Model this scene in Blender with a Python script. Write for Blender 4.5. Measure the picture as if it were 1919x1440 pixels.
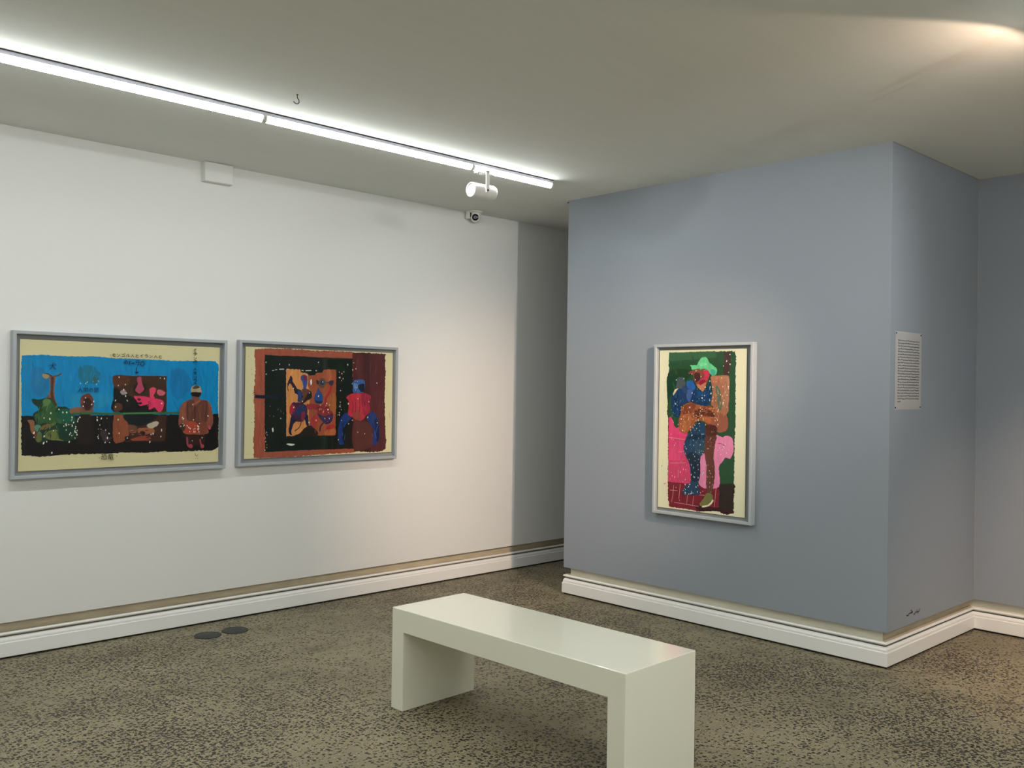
import bpy, bmesh, math, random
from mathutils import Vector, Matrix

for o in list(bpy.data.objects):
    bpy.data.objects.remove(o)
scene = bpy.context.scene
C = scene.collection

# ------------------------------------------------------------------ room dimensions (metres)
YAW, PITCH, ROLL, FPX = 0.8072, 0.0034, 0.0144, 1733.03
EYE = 1.5
YL, SK = 5.4719, 0.0065            # long white wall: y = YL + SK (x - 3)
XF, YB, YC, XR = 4.9513, 4.6, 2.2076, 6.2078
H, HP = 2.8662, 0.1943             # ceiling height, bottom edge of wall cladding
X0, X9, Y0 = -2.6, 9.0, -2.4       # room extents out of view
def wl(x): return YL + SK * (x - 3)

# ------------------------------------------------------------------ camera
def make_camera():
    cy, sy, cp, sp = math.cos(YAW), math.sin(YAW), math.cos(PITCH), math.sin(PITCH)
    f = Vector((cy * cp, sy * cp, sp)); r = Vector((sy, -cy, 0)); u = r.cross(f)
    cr, sr = math.cos(ROLL), math.sin(ROLL)
    r2 = cr * r + sr * u; u2 = -sr * r + cr * u
    cd = bpy.data.cameras.new('camera'); cam = bpy.data.objects.new('camera', cd); C.objects.link(cam)
    cam.matrix_world = Matrix(((r2.x, u2.x, -f.x, 0), (r2.y, u2.y, -f.y, 0), (r2.z, u2.z, -f.z, EYE), (0, 0, 0, 1)))
    cd.sensor_width = 36; cd.lens = FPX * 36 / 1919; cd.clip_start = 0.05
    scene.camera = cam
make_camera()

# ------------------------------------------------------------------ world, exposure, light levels
w = bpy.data.worlds.new('world'); scene.world = w; w.use_nodes = True
w.node_tree.nodes['Background'].inputs[0].default_value = (0.5, 0.5, 0.5, 1)
w.node_tree.nodes['Background'].inputs[1].default_value = 0.0
vs = scene.view_settings
vs.view_transform = 'Standard'; vs.look = 'None'; vs.gamma = 1.0; vs.use_curve_mapping = False
vs.exposure = 0.0
scene.cycles.use_denoising = True
scene.cycles.diffuse_bounces = 6
TUBE_POWER = 136.0         # underside of the diffuser
TUBE_SIDE = 30.0           # flank towards the room
TUBE_BACK = 5.0            # flank towards the wall, glow set weaker
TUBE_COLOR = (0.965, 1.0, 0.985)
WARM = (1.0, 0.69, 0.50)
WARM_WATTS = 290.0

# ------------------------------------------------------------------ materials
def lin(c, k=1.0):
    def f(v):
        v /= 255.0
        return v / 12.92 if v <= 0.04045 else ((v + 0.055) / 1.055) ** 2.4
    return tuple(min(0.95, f(v) * k) for v in c)

MATS = {}
def base_mat(name):
    m = bpy.data.materials.new(name); m.use_nodes = True
    nt = m.node_tree
    return m, nt, nt.nodes['Principled BSDF']

def surf(name, rgb, rough=0.6, var=0.06, scale=3.0, bump=0.0, bscale=120.0, metallic=0.0, stretch=(1, 1, 1), spec=0.4, detail=4.0):
    """painted surface: colour with soft noise variation and optional fine relief"""
    if name in MATS: return MATS[name]
    m, nt, b = base_mat(name)
    n = nt.nodes; l = nt.links
    tc = n.new('ShaderNodeTexCoord'); mp = n.new('ShaderNodeMapping'); mp.inputs['Scale'].default_value = stretch
    l.new(tc.outputs['Object'], mp.inputs['Vector'])
    no = n.new('ShaderNodeTexNoise'); no.inputs['Scale'].default_value = scale; no.inputs['Detail'].default_value = detail
    l.new(mp.outputs[0], no.inputs['Vector'])
    mx = n.new('ShaderNodeMix'); mx.data_type = 'RGBA'
    mx.inputs[6].default_value = (*[max(0, c * (1 - var)) for c in rgb], 1)
    mx.inputs[7].default_value = (*[min(1, c * (1 + var)) for c in rgb], 1)
    l.new(no.outputs['Fac'], mx.inputs[0]); l.new(mx.outputs[2], b.inputs['Base Color'])
    b.inputs['Roughness'].default_value = rough; b.inputs['Metallic'].default_value = metallic
    b.inputs['Specular IOR Level'].default_value = spec
    if bump:
        bn = n.new('ShaderNodeTexNoise'); bn.inputs['Scale'].default_value = bscale; bn.inputs['Detail'].default_value = 3
        l.new(tc.outputs['Object'], bn.inputs['Vector'])
        bp = n.new('ShaderNodeBump'); bp.inputs['Strength'].default_value = bump; bp.inputs['Distance'].default_value = 0.002
        l.new(bn.outputs['Fac'], bp.inputs['Height']); l.new(bp.outputs[0], b.inputs['Normal'])
    MATS[name] = m
    return m

def emit_mat(name, rgb, strength):
    m = bpy.data.materials.new(name); m.use_nodes = True; nt = m.node_tree
    nt.nodes.remove(nt.nodes['Principled BSDF'])
    e = nt.nodes.new('ShaderNodeEmission'); e.inputs[0].default_value = (*rgb, 1); e.inputs[1].default_value = strength
    nt.links.new(e.outputs[0], nt.nodes['Material Output'].inputs[0])
    return m

def glass_mat():
    m = bpy.data.materials.new('picture_glass'); m.use_nodes = True; nt = m.node_tree; n = nt.nodes; l = nt.links
    n.remove(n['Principled BSDF'])
    t = n.new('ShaderNodeBsdfTransparent'); g = n.new('ShaderNodeBsdfGlossy'); g.inputs['Roughness'].default_value = 0.02
    lw = n.new('ShaderNodeLayerWeight'); lw.inputs['Blend'].default_value = 0.5
    pw = n.new('ShaderNodeMath'); pw.operation = 'POWER'; pw.inputs[1].default_value = 5.0; l.new(lw.outputs['Facing'], pw.inputs[0])
    fr = n.new('ShaderNodeMath'); fr.operation = 'MULTIPLY_ADD'; fr.inputs[1].default_value = 0.9; fr.inputs[2].default_value = 0.010; l.new(pw.outputs[0], fr.inputs[0])
    mx = n.new('ShaderNodeMixShader')
    l.new(fr.outputs[0], mx.inputs[0]); l.new(t.outputs[0], mx.inputs[1]); l.new(g.outputs[0], mx.inputs[2])
    l.new(mx.outputs[0], n['Material Output'].inputs[0])
    return m

def floor_mat():
    m, nt, b = base_mat('ground_concrete'); n = nt.nodes; l = nt.links
    tc = n.new('ShaderNodeTexCoord')
    def noise(scale, detail=4, rough=0.55, vec=None):
        x = n.new('ShaderNodeTexNoise'); x.inputs['Scale'].default_value = scale; x.inputs['Detail'].default_value = detail
        x.inputs['Roughness'].default_value = rough; l.new(vec or tc.outputs['Object'], x.inputs['Vector']); return x
    def ramp(src, stops):
        r = n.new('ShaderNodeValToRGB'); e = r.color_ramp.elements
        while len(e) < len(stops): e.new(0.5)
        for q, (p, c) in zip(e, stops):
            q.position = p; q.color = (*c, 1) if not isinstance(c, (int, float)) else (c, c, c, 1)
        l.new(src, r.inputs[0]); return r
    def mix(fac, a, bb, mode='MIX'):
        x = n.new('ShaderNodeMix'); x.data_type = 'RGBA'; x.blend_type = mode
        if isinstance(fac, (int, float)): x.inputs[0].default_value = fac
        else: l.new(fac, x.inputs[0])
        for s, v in ((6, a), (7, bb)):
            if isinstance(v, tuple): x.inputs[s].default_value = (*v, 1)
            else: l.new(v, x.inputs[s])
        return x.outputs[2]
    def math_(op, a, bb):
        x = n.new('ShaderNodeMath'); x.operation = op
        for s, v in ((0, a), (1, bb)):
            if isinstance(v, (int, float)): x.inputs[s].default_value = v
            else: l.new(v, x.inputs[s])
        return x.outputs[0]
    # cement paste: broad cloudy tone
    big = noise(1.3, 6, 0.62); mid = noise(6.0, 5, 0.6); fine = noise(140.0, 2, 0.5)
    paste = ramp(big.outputs['Fac'], [(0.30, FLOOR_A), (0.55, FLOOR_B), (0.75, FLOOR_C)]).outputs[0]
    paste = mix(math_('MULTIPLY', mid.outputs['Fac'], 0.5), paste, FLOOR_D)
    paste = mix(0.35, paste, ramp(fine.outputs['Fac'], [(0.3, (0.10, 0.085, 0.065)), (0.7, (0.40, 0.36, 0.28))]).outputs[0], 'OVERLAY')
    # exposed dark aggregate: two sizes of grains, density follows a cloudy mask
    dens = noise(2.1, 5, 0.6); dens2 = noise(0.8, 3, 0.5)
    d = math_('MULTIPLY', dens.outputs['Fac'], dens2.outputs['Fac'])
    densm = ramp(d, [(0.17, 0.25), (0.34, 1.0)]).outputs[0]
    col = paste
    for sc, hi, keep in ((50.0, 0.385, 0.66), (92.0, 0.385, 0.50)):
        dis = noise(sc * 1.7, 2, 0.5)
        vec = n.new('ShaderNodeVectorMath'); vec.operation = 'MULTIPLY_ADD'
        l.new(dis.outputs['Color'], vec.inputs[0]); vec.inputs[1].default_value = (0.012, 0.012, 0.0); l.new(tc.outputs['Object'], vec.inputs[2])
        vo = n.new('ShaderNodeTexVoronoi'); vo.voronoi_dimensions = '2D'; vo.inputs['Scale'].default_value = sc
        l.new(vec.outputs[0], vo.inputs['Vector'])
        grain = ramp(vo.outputs['Distance'], [(hi - 0.06, 1.0), (hi + 0.02, 0.0)]).outputs[0]
        sep = n.new('ShaderNodeSeparateColor'); l.new(vo.outputs['Color'], sep.inputs[0])
        on = math_('LESS_THAN', sep.outputs[0], math_('MULTIPLY', densm, keep + 0.15))
        mask = math_('MULTIPLY', grain, on)
        tint = mix(sep.outputs[1], (0.014, 0.012, 0.010), (0.065, 0.052, 0.040))
        col = mix(math_('MULTIPLY', mask, 0.98), col, tint)
        if sc > 60:   # a few pale chips
            on2 = math_('GREATER_THAN', sep.outputs[2], 0.92)
            col = mix(math_('MULTIPLY', math_('MULTIPLY', grain, on2), 0.6), col, (0.42, 0.38, 0.30))
    # old scuffs: sparse pale thin patches, dark stains
    sc1 = noise(3.4, 8, 0.75); scm = ramp(sc1.outputs['Fac'], [(0.735, 0.0), (0.76, 1.0)]).outputs[0]
    col = mix(math_('MULTIPLY', scm, 0.7), col, (0.46, 0.43, 0.36))
    st = noise(2.6, 5, 0.6); stm = ramp(st.outputs['Fac'], [(0.30, 1.0), (0.44, 0.0)]).outputs[0]
    col = mix(math_('MULTIPLY', stm, 0.28), col, (0.05, 0.043, 0.034))
    l.new(col, b.inputs['Base Color'])
    rr = ramp(mid.outputs['Fac'], [(0.3, 0.42), (0.7, 0.6)]).outputs[0]
    l.new(rr, b.inputs['Roughness']); b.inputs['Specular IOR Level'].default_value = 0.35
    bp = n.new('ShaderNodeBump'); bp.inputs['Strength'].default_value = 0.25; bp.inputs['Distance'].default_value = 0.001
    l.new(fine.outputs['Fac'], bp.inputs['Height']); l.new(bp.outputs[0], b.inputs['Normal'])
    return m
FLOOR_A, FLOOR_B, FLOOR_C, FLOOR_D = (0.225, 0.200, 0.126), (0.325, 0.287, 0.184), (0.395, 0.352, 0.232), (0.295, 0.258, 0.168)

M_WHITE = surf('white_wall_paint', (0.80, 0.80, 0.782), 0.7, 0.012, 1.5, 0.08, 160)
M_CEIL = surf('white_ceiling_paint', (0.765, 0.785, 0.738), 0.85, 0.03, 2.2, 0.12, 40, stretch=(1, 6, 1))
M_GREY = surf('blue_grey_wall_paint', (0.296, 0.332, 0.378), 0.55, 0.02, 1.2, 0.08, 160)
M_SKIRT = surf('white_skirting_gloss', (0.88, 0.88, 0.86), 0.35, 0.02, 4.0)
M_STRIP_TAN = surf('raw_tan_recess', (0.55, 0.48, 0.35), 0.8, 0.35, 6.0, 0.2, 60, stretch=(1, 1, 8))
M_STRIP_CREAM = surf('cream_recess', (0.72, 0.69, 0.58), 0.8, 0.22, 5.0, 0.2, 60, stretch=(1, 1, 6))
M_GAP = surf('gap_shade_black', (0.015, 0.014, 0.012), 0.8, 0.1)  # black stands in for the shade in the gap under the skirting
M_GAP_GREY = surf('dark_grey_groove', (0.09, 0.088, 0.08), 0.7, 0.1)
M_BENCH = surf('cream_lacquer', (0.875, 0.87, 0.725), 0.25, 0.015, 2.0, spec=0.5)
_b = M_BENCH.node_tree.nodes['Principled BSDF']; _b.inputs['Coat Weight'].default_value = 0.7; _b.inputs['Coat Roughness'].default_value = 0.06
M_FRAME = surf('pale_blue_grey_frame', (0.40, 0.43, 0.46), 0.45, 0.03, 8.0)
M_FRAME3 = surf('pale_silver_frame', (0.44, 0.475, 0.50), 0.45, 0.03, 8.0)
M_BACK = surf('grey_backing_board', (0.27, 0.28, 0.28), 0.8, 0.04, 10.0)
M_PLASTIC = surf('white_plastic', (0.80, 0.79, 0.75), 0.4, 0.01)
M_WHITEMETAL = surf('white_powder_coat', (0.80, 0.79, 0.76), 0.35, 0.01)
M_REFL = surf('spot_reflector', (0.50, 0.515, 0.47), 0.3, 0.01)
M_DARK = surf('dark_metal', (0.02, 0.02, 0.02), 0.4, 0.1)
M_BLACKGLOSS = surf('black_gloss', (0.006, 0.006, 0.008), 0.15, 0.05)
M_LENSRING = surf('grey_lens_ring', (0.30, 0.29, 0.33), 0.3, 0.05)
M_RUBBER = surf('dark_cover_plate', (0.035, 0.037, 0.037), 0.55, 0.12, 20.0)
M_RAIL = surf('aluminium_rail', (0.52, 0.51, 0.60), 0.35, 0.02, metallic=0.2)
M_PAPERW = surf('white_notice_paper', (0.46, 0.455, 0.45), 0.8, 0.02, 4.0)
M_INK = surf('black_ink', (0.03, 0.03, 0.03), 0.8, 0.1)
M_INKGREY = surf('faded_pencil', (0.045, 0.045, 0.042), 0.8, 0.1)
M_CAULK = surf('grey_caulk_bead', (0.34, 0.35, 0.36), 0.6, 0.05)
M_GLASS = glass_mat()
M_TUBE = emit_mat('tube_diffuser', TUBE_COLOR, TUBE_POWER)
M_TUBE_SIDE = emit_mat('tube_diffuser_flank', TUBE_COLOR, TUBE_SIDE)
M_TUBE_BACK = emit_mat('tube_diffuser_back', TUBE_COLOR, TUBE_BACK)
M_WARMLENS = emit_mat('warm_lamp_lens', WARM, 25.0)

# ------------------------------------------------------------------ mesh helpers
def tag(o, label=None, cat=None, group=None, kind=None):
    if label: o['label'] = label
    if cat: o['category'] = cat
    if group: o['group'] = group
    if kind: o['kind'] = kind
    return o

def obj(name, bm, mat, parent=None, smooth=False):
    me = bpy.data.meshes.new(name)
    bmesh.ops.recalc_face_normals(bm, faces=bm.faces)
    bm.to_mesh(me); bm.free()
    for m in (mat if isinstance(mat, (list, tuple)) else [mat]): me.materials.append(m)
    if smooth:
        for p in me.polygons: p.use_smooth = True
        try: me.set_sharp_from_angle(angle=math.radians(40))
        except Exception: pass
    o = bpy.data.objects.new(name, me); C.objects.link(o)
    if parent: o.parent = parent
    return o

def thing(name, label, cat, loc=(0, 0, 0), rz=0.0, group=None):
    e = bpy.data.objects.new(name, None); C.objects.link(e)
    e.empty_display_size = 0.1; e.location = loc; e.rotation_euler = (0, 0, rz)
    return tag(e, label, cat, group)

def add_prism(bm, bottom, top):
    """closed solid between two equal-length vertex loops"""
    a = [bm.verts.new(p) for p in bottom]; b = [bm.verts.new(p) for p in top]
    n = len(a)
    bm.faces.new(a[::-1]); bm.faces.new(b)
    for i in range(n): bm.faces.new((a[i], a[(i + 1) % n], b[(i + 1) % n], b[i]))

def box(bm, x0, x1, y0, y1, z0, z1):
    add_prism(bm, [(x0, y0, z0), (x1, y0, z0), (x1, y1, z0), (x0, y1, z0)], [(x0, y0, z1), (x1, y0, z1), (x1, y1, z1), (x0, y1, z1)])

def bevbox(x0, x1, y0, y1, z0, z1, r, seg=2):
    bm = bmesh.new(); box(bm, x0, x1, y0, y1, z0, z1)
    bmesh.ops.bevel(bm, geom=list(bm.edges), offset=r, segments=seg, affect='EDGES', profile=0.5)
    return bm

def axes(d):
    d = Vector(d).normalized(); a = Vector((0, 0, 1)) if abs(d.z) < 0.9 else Vector((1, 0, 0))
    u = d.cross(a).normalized(); return d, u, d.cross(u).normalized()

def lathe(bm, origin, direction, prof, seg=32, cap=True):
    """prof: list of (distance along axis, radius)"""
    d, u, v = axes(direction); o = Vector(origin); rings = []
    for t, r in prof:
        rings.append([bm.verts.new(o + d * t + (u * math.cos(k * 2 * math.pi / seg) + v * math.sin(k * 2 * math.pi / seg)) * max(r, 1e-5)) for k in range(seg)])
    for a, b in zip(rings, rings[1:]):
        for k in range(seg): bm.faces.new((a[k], a[(k + 1) % seg], b[(k + 1) % seg], b[k]))
    if cap:
        bm.faces.new(rings[0][::-1]); bm.faces.new(rings[-1])

def wire(bm, pts, r, seg=8):
    pts = [Vector(p) for p in pts]; rings = []; ref = None
    for i, p in enumerate(pts):
        t = (pts[min(i + 1, len(pts) - 1)] - pts[max(i - 1, 0)]).normalized()
        if ref is None: ref = axes(t)[1]
        u = (ref - t * ref.dot(t)).normalized(); v = t.cross(u); ref = u
        rings.append([bm.verts.new(p + (u * math.cos(k * 2 * math.pi / seg) + v * math.sin(k * 2 * math.pi / seg)) * r) for k in range(seg)])
    for a, b in zip(rings, rings[1:]):
        for k in range(seg): bm.faces.new((a[k], a[(k + 1) % seg], b[(k + 1) % seg], b[k]))
    bm.faces.new(rings[0][::-1]); bm.faces.new(rings[-1])

# ------------------------------------------------------------------ setting: floor and ceiling
bm = bmesh.new(); box(bm, X0 - .15, X9 + .15, Y0 - .15, wl(X9) + .15, -0.12, 0)
tag(obj('floor', bm, floor_mat()), 'speckled brown-grey ground concrete floor', kind='structure')
bm = bmesh.new(); box(bm, X0 - .15, X9 + .15, Y0 - .15, wl(X9) + .15, H, H + 0.12)
tag(obj('ceiling', bm, M_CEIL), 'flat dull white painted ceiling', kind='structure')

# walls are runs of cladding along plan polylines; the room lies to the left of each run
def corner(run, i, o):
    """plan point of run vertex i for outward (into the room) offset o, mitred"""
    p = Vector(run[i])
    def nrm(a, b):
        d = (Vector(run[b]) - Vector(run[a])).normalized(); return Vector((-d.y, d.x))
    if i == 0: return p + nrm(0, 1) * o
    if i == len(run) - 1: return p + nrm(i - 1, i) * o
    n1, n2 = nrm(i - 1, i), nrm(i, i + 1)
    return p + (n1 + n2) * (o / (1 + n1.dot(n2)))

def sweep(run, i, prof):
    bm = bmesh.new()
    a = [(*corner(run, i, o), z) for o, z in prof]; b = [(*corner(run, i + 1, o), z) for o, z in prof]
    add_prism(bm, a, b); return bm

PANEL = [(-0.05, HP), (0, HP), (0, H), (-0.05, H)]
STRIP = [(-0.09, 0.122), (-0.009, 0.122), (-0.009, 0.1365), (-0.037, 0.1385), (-0.037, HP + .03), (-0.09, HP + .03)]
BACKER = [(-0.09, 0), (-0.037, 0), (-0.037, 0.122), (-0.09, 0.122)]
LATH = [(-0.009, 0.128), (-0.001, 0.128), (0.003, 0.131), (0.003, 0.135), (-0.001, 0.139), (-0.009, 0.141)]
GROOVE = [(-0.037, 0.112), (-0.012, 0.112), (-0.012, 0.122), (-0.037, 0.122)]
BASE = [(-0.036, 0.010), (0.005, 0.010), (0.008, 0.013), (0.008, 0.0845), (0.006, 0.0875), (0.0005, 0.0885), (0.0005, 0.0920), (0.003, 0.0935),
        (0.002, 0.101), (-0.003, 0.110), (-0.009, 0.1155), (-0.036, 0.1165)]
GAP = [(-0.036, 0.0), (-0.004, 0.0), (-0.004, 0.0105), (-0.036, 0.0105)]

def clad(run, names, wall_mat, strips, groove):
    """names[i]: side word of segment i"""
    for i, s in enumerate(names):
        if s is None: continue
        tag(obj('wall_' + s[0], sweep(run, i, PANEL), wall_mat), s[1], kind='structure')
        b = tag(obj('baseboard_' + s[0], sweep(run, i, BASE), M_SKIRT), s[2], kind='structure')
        obj('top_lath', sweep(run, i, LATH), M_SKIRT, b)
        tag(obj('recess_strip', sweep(run, i, STRIP), strips[i], b), 'bare stained strip recessed below the wall cladding')
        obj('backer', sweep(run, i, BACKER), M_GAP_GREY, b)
        obj('shadow_groove', sweep(run, i, GROOVE), groove, b)  # dark grey strip, the groove's shade put into its colour
        obj('floor_gap', sweep(run, i, GAP), M_GAP, b)

clad([(X9, wl(X9)), (X0, wl(X0))], [('left', 'long white painted wall carrying two wide framed paintings', 'white moulded skirting along the long white wall')],
     M_WHITE, [M_STRIP_TAN], M_GAP_GREY)
block = [(XR, Y0), (XR, YC), (XF, YC), (XF, YB), (X9, YB)]
clad(block, [('right', 'blue-grey wall set back at the right edge', 'white skirting below the set-back grey wall'),
             ('pier_side', 'shaded blue-grey side face of the projecting pier, with notice sheet', 'white skirting below the shaded side of the pier'),
             ('pier_front', 'broad blue-grey front face of the projecting pier', 'white skirting below the broad grey pier face'),
             ('pier_passage', 'hidden passage side of the grey pier', 'skirting in the passage beside the pier')],
     M_GREY, [M_STRIP_CREAM, M_STRIP_TAN, M_STRIP_CREAM, M_STRIP_CREAM], M_GAP_GREY)
bm = bmesh.new(); box(bm, X0 - .1, X0, Y0, wl(X0), 0, H); tag(obj('wall_back', bm, M_WHITE), 'white wall behind the viewer', kind='structure')
bm = bmesh.new(); box(bm, X0, XR, Y0 - .1, Y0, 0, H); tag(obj('wall_near_right', bm, M_WHITE), 'white wall to the right of the viewer', kind='structure')
bm = bmesh.new(); box(bm, X9, X9 + .1, YB, wl(X9), 0, H); tag(obj('wall_passage_end', bm, M_WHITE), 'white wall closing the passage beyond the pier', kind='structure')
bm = bmesh.new(); box(bm, XR - .005, XR + .001, YC - .005, YC + .001, HP, H); tag(obj('trim_1', bm, M_CAULK), 'thin pale caulk bead in the inner corner of the grey walls', kind='structure')
bm = bmesh.new(); box(bm, XR - .004, XR, Y0, YC - .004, H - .005, H); tag(obj('trim_2', bm, M_CAULK), 'thin pale caulk line where the set-back grey wall meets the ceiling', kind='structure')
bm = bmesh.new(); box(bm, XF, XR - .004, YC - .004, YC, H - .004, H); tag(obj('trim_3', bm, M_CAULK), 'thin caulk line along the top of the pier side', kind='structure')

# ------------------------------------------------------------------ bench
def bench():
    a = Vector((2.595, 3.496)); b = Vector((2.629, 2.128))
    L = (b - a).length; D = 0.450; HB = 0.466; T = 0.104; LT = 0.084
    ang = math.atan2((b - a).y, (b - a).x)
    # local frame: x along the front edge from a to b, +y away from the viewer
    t = thing('bench', 'cream-white lacquered slab bench standing on the concrete floor', 'bench', (a.x, a.y, 0), ang)
    def part(name, x0, x1, y0, y1, z0, z1, keep):
        bm = bmesh.new(); box(bm, x0, x1, y0, y1, z0, z1)
        ed = [e for e in bm.edges if keep(e.verts[0].co, e.verts[1].co)]
        bmesh.ops.bevel(bm, geom=ed, offset=0.003, segments=2, affect='EDGES', profile=0.5)
        return obj(name, bm, M_BENCH, t)
    vert = lambda p, q: abs(p.z - q.z) > 0.01
    part('seat_slab', 0, L, 0, D, HB - T, HB, lambda p, q: vert(p, q) or (p.z > HB - .01 and q.z > HB - .01))
    part('leg', 0, LT, 0, D, 0.0, HB - T, vert)
    part('leg', L - LT, L, 0, D, 0.0, HB - T, vert)
    return t
bench()

# ------------------------------------------------------------------ ceiling tube lights
def tube_light(x0, x1, y, label, group, room=-1):
    t = thing('led_tube_light', label, 'tube light', (x0, y, H), 0, group)
    L = x1 - x0
    bm = bmesh.new(); box(bm, 0, L, -0.017, 0.017, -0.0042, 0); obj('gap_shade_strip', bm, M_DARK, t)  # dark strip stands in for the shaded gap between housing and ceiling
    bm = bmesh.new(); add_prism(bm, [(0, -.015, -.0042), (0, .015, -.0042), (0, .018, -.022), (0, -.018, -.022)], [(L, -.015, -.0042), (L, .015, -.0042), (L, .018, -.022), (L, -.018, -.022)])
    obj('housing', bm, M_RAIL, t)
    N = 14; c = 0.012
    half = [(0.0185 * math.cos(math.pi + math.pi * k / N), -0.0222 + 0.030 * math.sin(math.pi + math.pi * k / N)) for k in range(N + 1)]
    bm = bmesh.new(); add_prism(bm, [(c, a, z) for a, z in half], [(L - c, a, z) for a, z in half])
    bmesh.ops.recalc_face_normals(bm, faces=bm.faces)
    for f in bm.faces: f.material_index = 0 if f.normal.z < -0.72 else (1 if f.normal.y * room > 0.3 else 2)
    tag(obj('diffuser', bm, [M_TUBE, M_TUBE_SIDE, M_TUBE_BACK], t), 'glowing white diffuser')
    for xa, xb in ((0.001, c), (L - c, L - 0.001)):
        bm = bmesh.new(); add_prism(bm, [(xa, a * 1.06, z - .0006) for a, z in half], [(xb, a * 1.06, z - .0006) for a, z in half])
        obj('end_cap', bm, M_PLASTIC, t)
    return t
TY = 4.232
GL = 'tube lights in the line over the white wall'
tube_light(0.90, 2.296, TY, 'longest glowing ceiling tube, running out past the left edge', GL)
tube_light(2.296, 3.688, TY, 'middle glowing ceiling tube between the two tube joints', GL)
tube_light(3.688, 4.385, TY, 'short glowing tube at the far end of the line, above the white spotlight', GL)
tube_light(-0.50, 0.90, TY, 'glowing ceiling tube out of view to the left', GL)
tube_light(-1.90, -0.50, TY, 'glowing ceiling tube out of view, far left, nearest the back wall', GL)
for yy, row in ((0.62, 'second'), (-1.40, 'added third')):  # the line at negative y is unseen, added as fill light
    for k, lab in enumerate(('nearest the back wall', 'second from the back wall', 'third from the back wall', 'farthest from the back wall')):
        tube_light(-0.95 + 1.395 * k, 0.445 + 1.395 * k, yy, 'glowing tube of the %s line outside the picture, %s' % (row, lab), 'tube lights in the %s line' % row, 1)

# ------------------------------------------------------------------ spotlights
def spotlight(name, label, base, aim, drop=0.118, lit=None):
    """base: point on the tube line at ceiling; aim: direction of the head"""
    t = thing(name, label, 'spotlight', base, 0)
    aim = Vector(aim).normalized(); side = Vector((-aim.y, aim.x, 0)).normalized()
    s = -1 if side.y > 0 else 1                  # bracket on the side facing the room
    side = side * s
    R = 0.0445; hc = Vector((0, 0, -0.168)); a0 = hc - aim * 0.095
    bm = bmesh.new(); lathe(bm, a0, aim, [(0, R * .80), (0.004, R * .93), (0.014, R), (0.0155, R * .985), (0.017, R), (0.185, R), (0.189, R * .985), (0.189, R * .86)], 40, cap=False)
    bm2 = bm
    lathe(bm2, a0, aim, [(0.0, 0.001), (0.0, R * .80)], 40, cap=False)
    obj('head', bm2, M_WHITEMETAL, t, True)
    bm = bmesh.new(); lathe(bm, a0, aim, [(0.189, R * .86), (0.1835, R * .82), (0.1825, R * .60), (0.180, R * .52), (0.179, 0.001)], 40, cap=False)
    obj('reflector', bm, M_REFL if lit is None else M_WARMLENS, t, True)
    y = side * (R + 0.004)
    d = Vector((0.014, 0, 0)); th = side * 0.004
    bm = bmesh.new()
    x = Vector((abs(aim.x), 0, 0)); ax = aim.copy(); ax.z = 0; ax.normalize()
    def flat(z0, z1, wdt):
        q = [y - th - ax * wdt, y - th + ax * wdt, y + th + ax * wdt, y + th - ax * wdt]
        add_prism(bm, [(p.x, p.y, z0) for p in q], [(p.x, p.y, z1) for p in q])
    flat(-0.182, -0.050, 0.013)
    q = [-side * 0.012 - ax * .013, -side * 0.012 + ax * .013, y + th + ax * .013, y + th - ax * .013]
    add_prism(bm, [(p.x, p.y, -0.058) for p in q], [(p.x, p.y, -0.050) for p in q])
    obj('bracket', bm, M_WHITEMETAL, t)
    bm = bmesh.new(); lathe(bm, y + th + Vector((0, 0, -0.168)), side, [(0, 0.007), (0.003, 0.006), (0.003, 0.0)], 12, cap=False); obj('pivot_screw', bm, M_DARK, t)
    bm = bmesh.new(); q = [(-.07, -.0185), (.05, -.0185), (.05, .0185), (-.07, .0185)]
    pts = [ax * u + side * v for u, v in q]
    add_prism(bm, [(p.x, p.y, -0.060) for p in pts], [(p.x, p.y, -0.0545) for p in pts]); obj('track_adapter', bm, M_WHITEMETAL, t)
    bm = bmesh.new(); pts = [ax * u + side * v for u, v in ((.018, .0), (.046, .0), (.046, .016), (.018, .016))]
    add_prism(bm, [(p.x, p.y, -0.071) for p in pts], [(p.x, p.y, -0.060) for p in pts]); obj('locking_lever', bm, M_WHITEMETAL, t)
    bm = bmesh.new(); pts = [ax * u + side * v for u, v in ((.046, .0), (.050, .0), (.050, .016), (.046, .016))]
    add_prism(bm, [(p.x, p.y, -0.071) for p in pts], [(p.x, p.y, -0.060) for p in pts]); obj('lever_tip', bm, M_DARK, t)
    if lit:
        bm = bmesh.new(); pts = [ax * u + side * v for u, v in ((-.05, -.016), (.03, -.016), (.03, .016), (-.05, .016))]
        add_prism(bm, [(p.x, p.y, -0.055) for p in pts], [(p.x, p.y, 0) for p in pts]); obj('ceiling_mount', bm, M_WHITEMETAL, t)
        watts, cone, blend, spill, tone = lit
        for nm, wt, cn, bl in (('warm_beam', watts, cone, blend), ('warm_spill', spill, 140, 0.10)):
            if not wt: continue
            ld = bpy.data.lights.new(nm, 'SPOT'); ld.energy = wt; ld.color = tone; ld.spot_size = math.radians(cn); ld.spot_blend = bl
            ld.shadow_soft_size = 0.02
            lo = bpy.data.objects.new(nm, ld); C.objects.link(lo); lo.parent = t
            lo.location = hc + aim * 0.10
            lo.rotation_euler = aim.to_track_quat('-Z', 'Y').to_euler()
    return t
spotlight('track_spotlight', 'white cylindrical spotlight hanging below the tube line', (3.775, TY, H), (-1, 0.0, -0.02))
spotlight('warm_spotlight', 'white spotlight just outside the right edge, casting a warm beam on the white wall', (3.63, 0.94, H), (0.29, 0.95, -0.43), lit=(WARM_WATTS * 1.2, 42, 1.0, 10.5, WARM))
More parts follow.
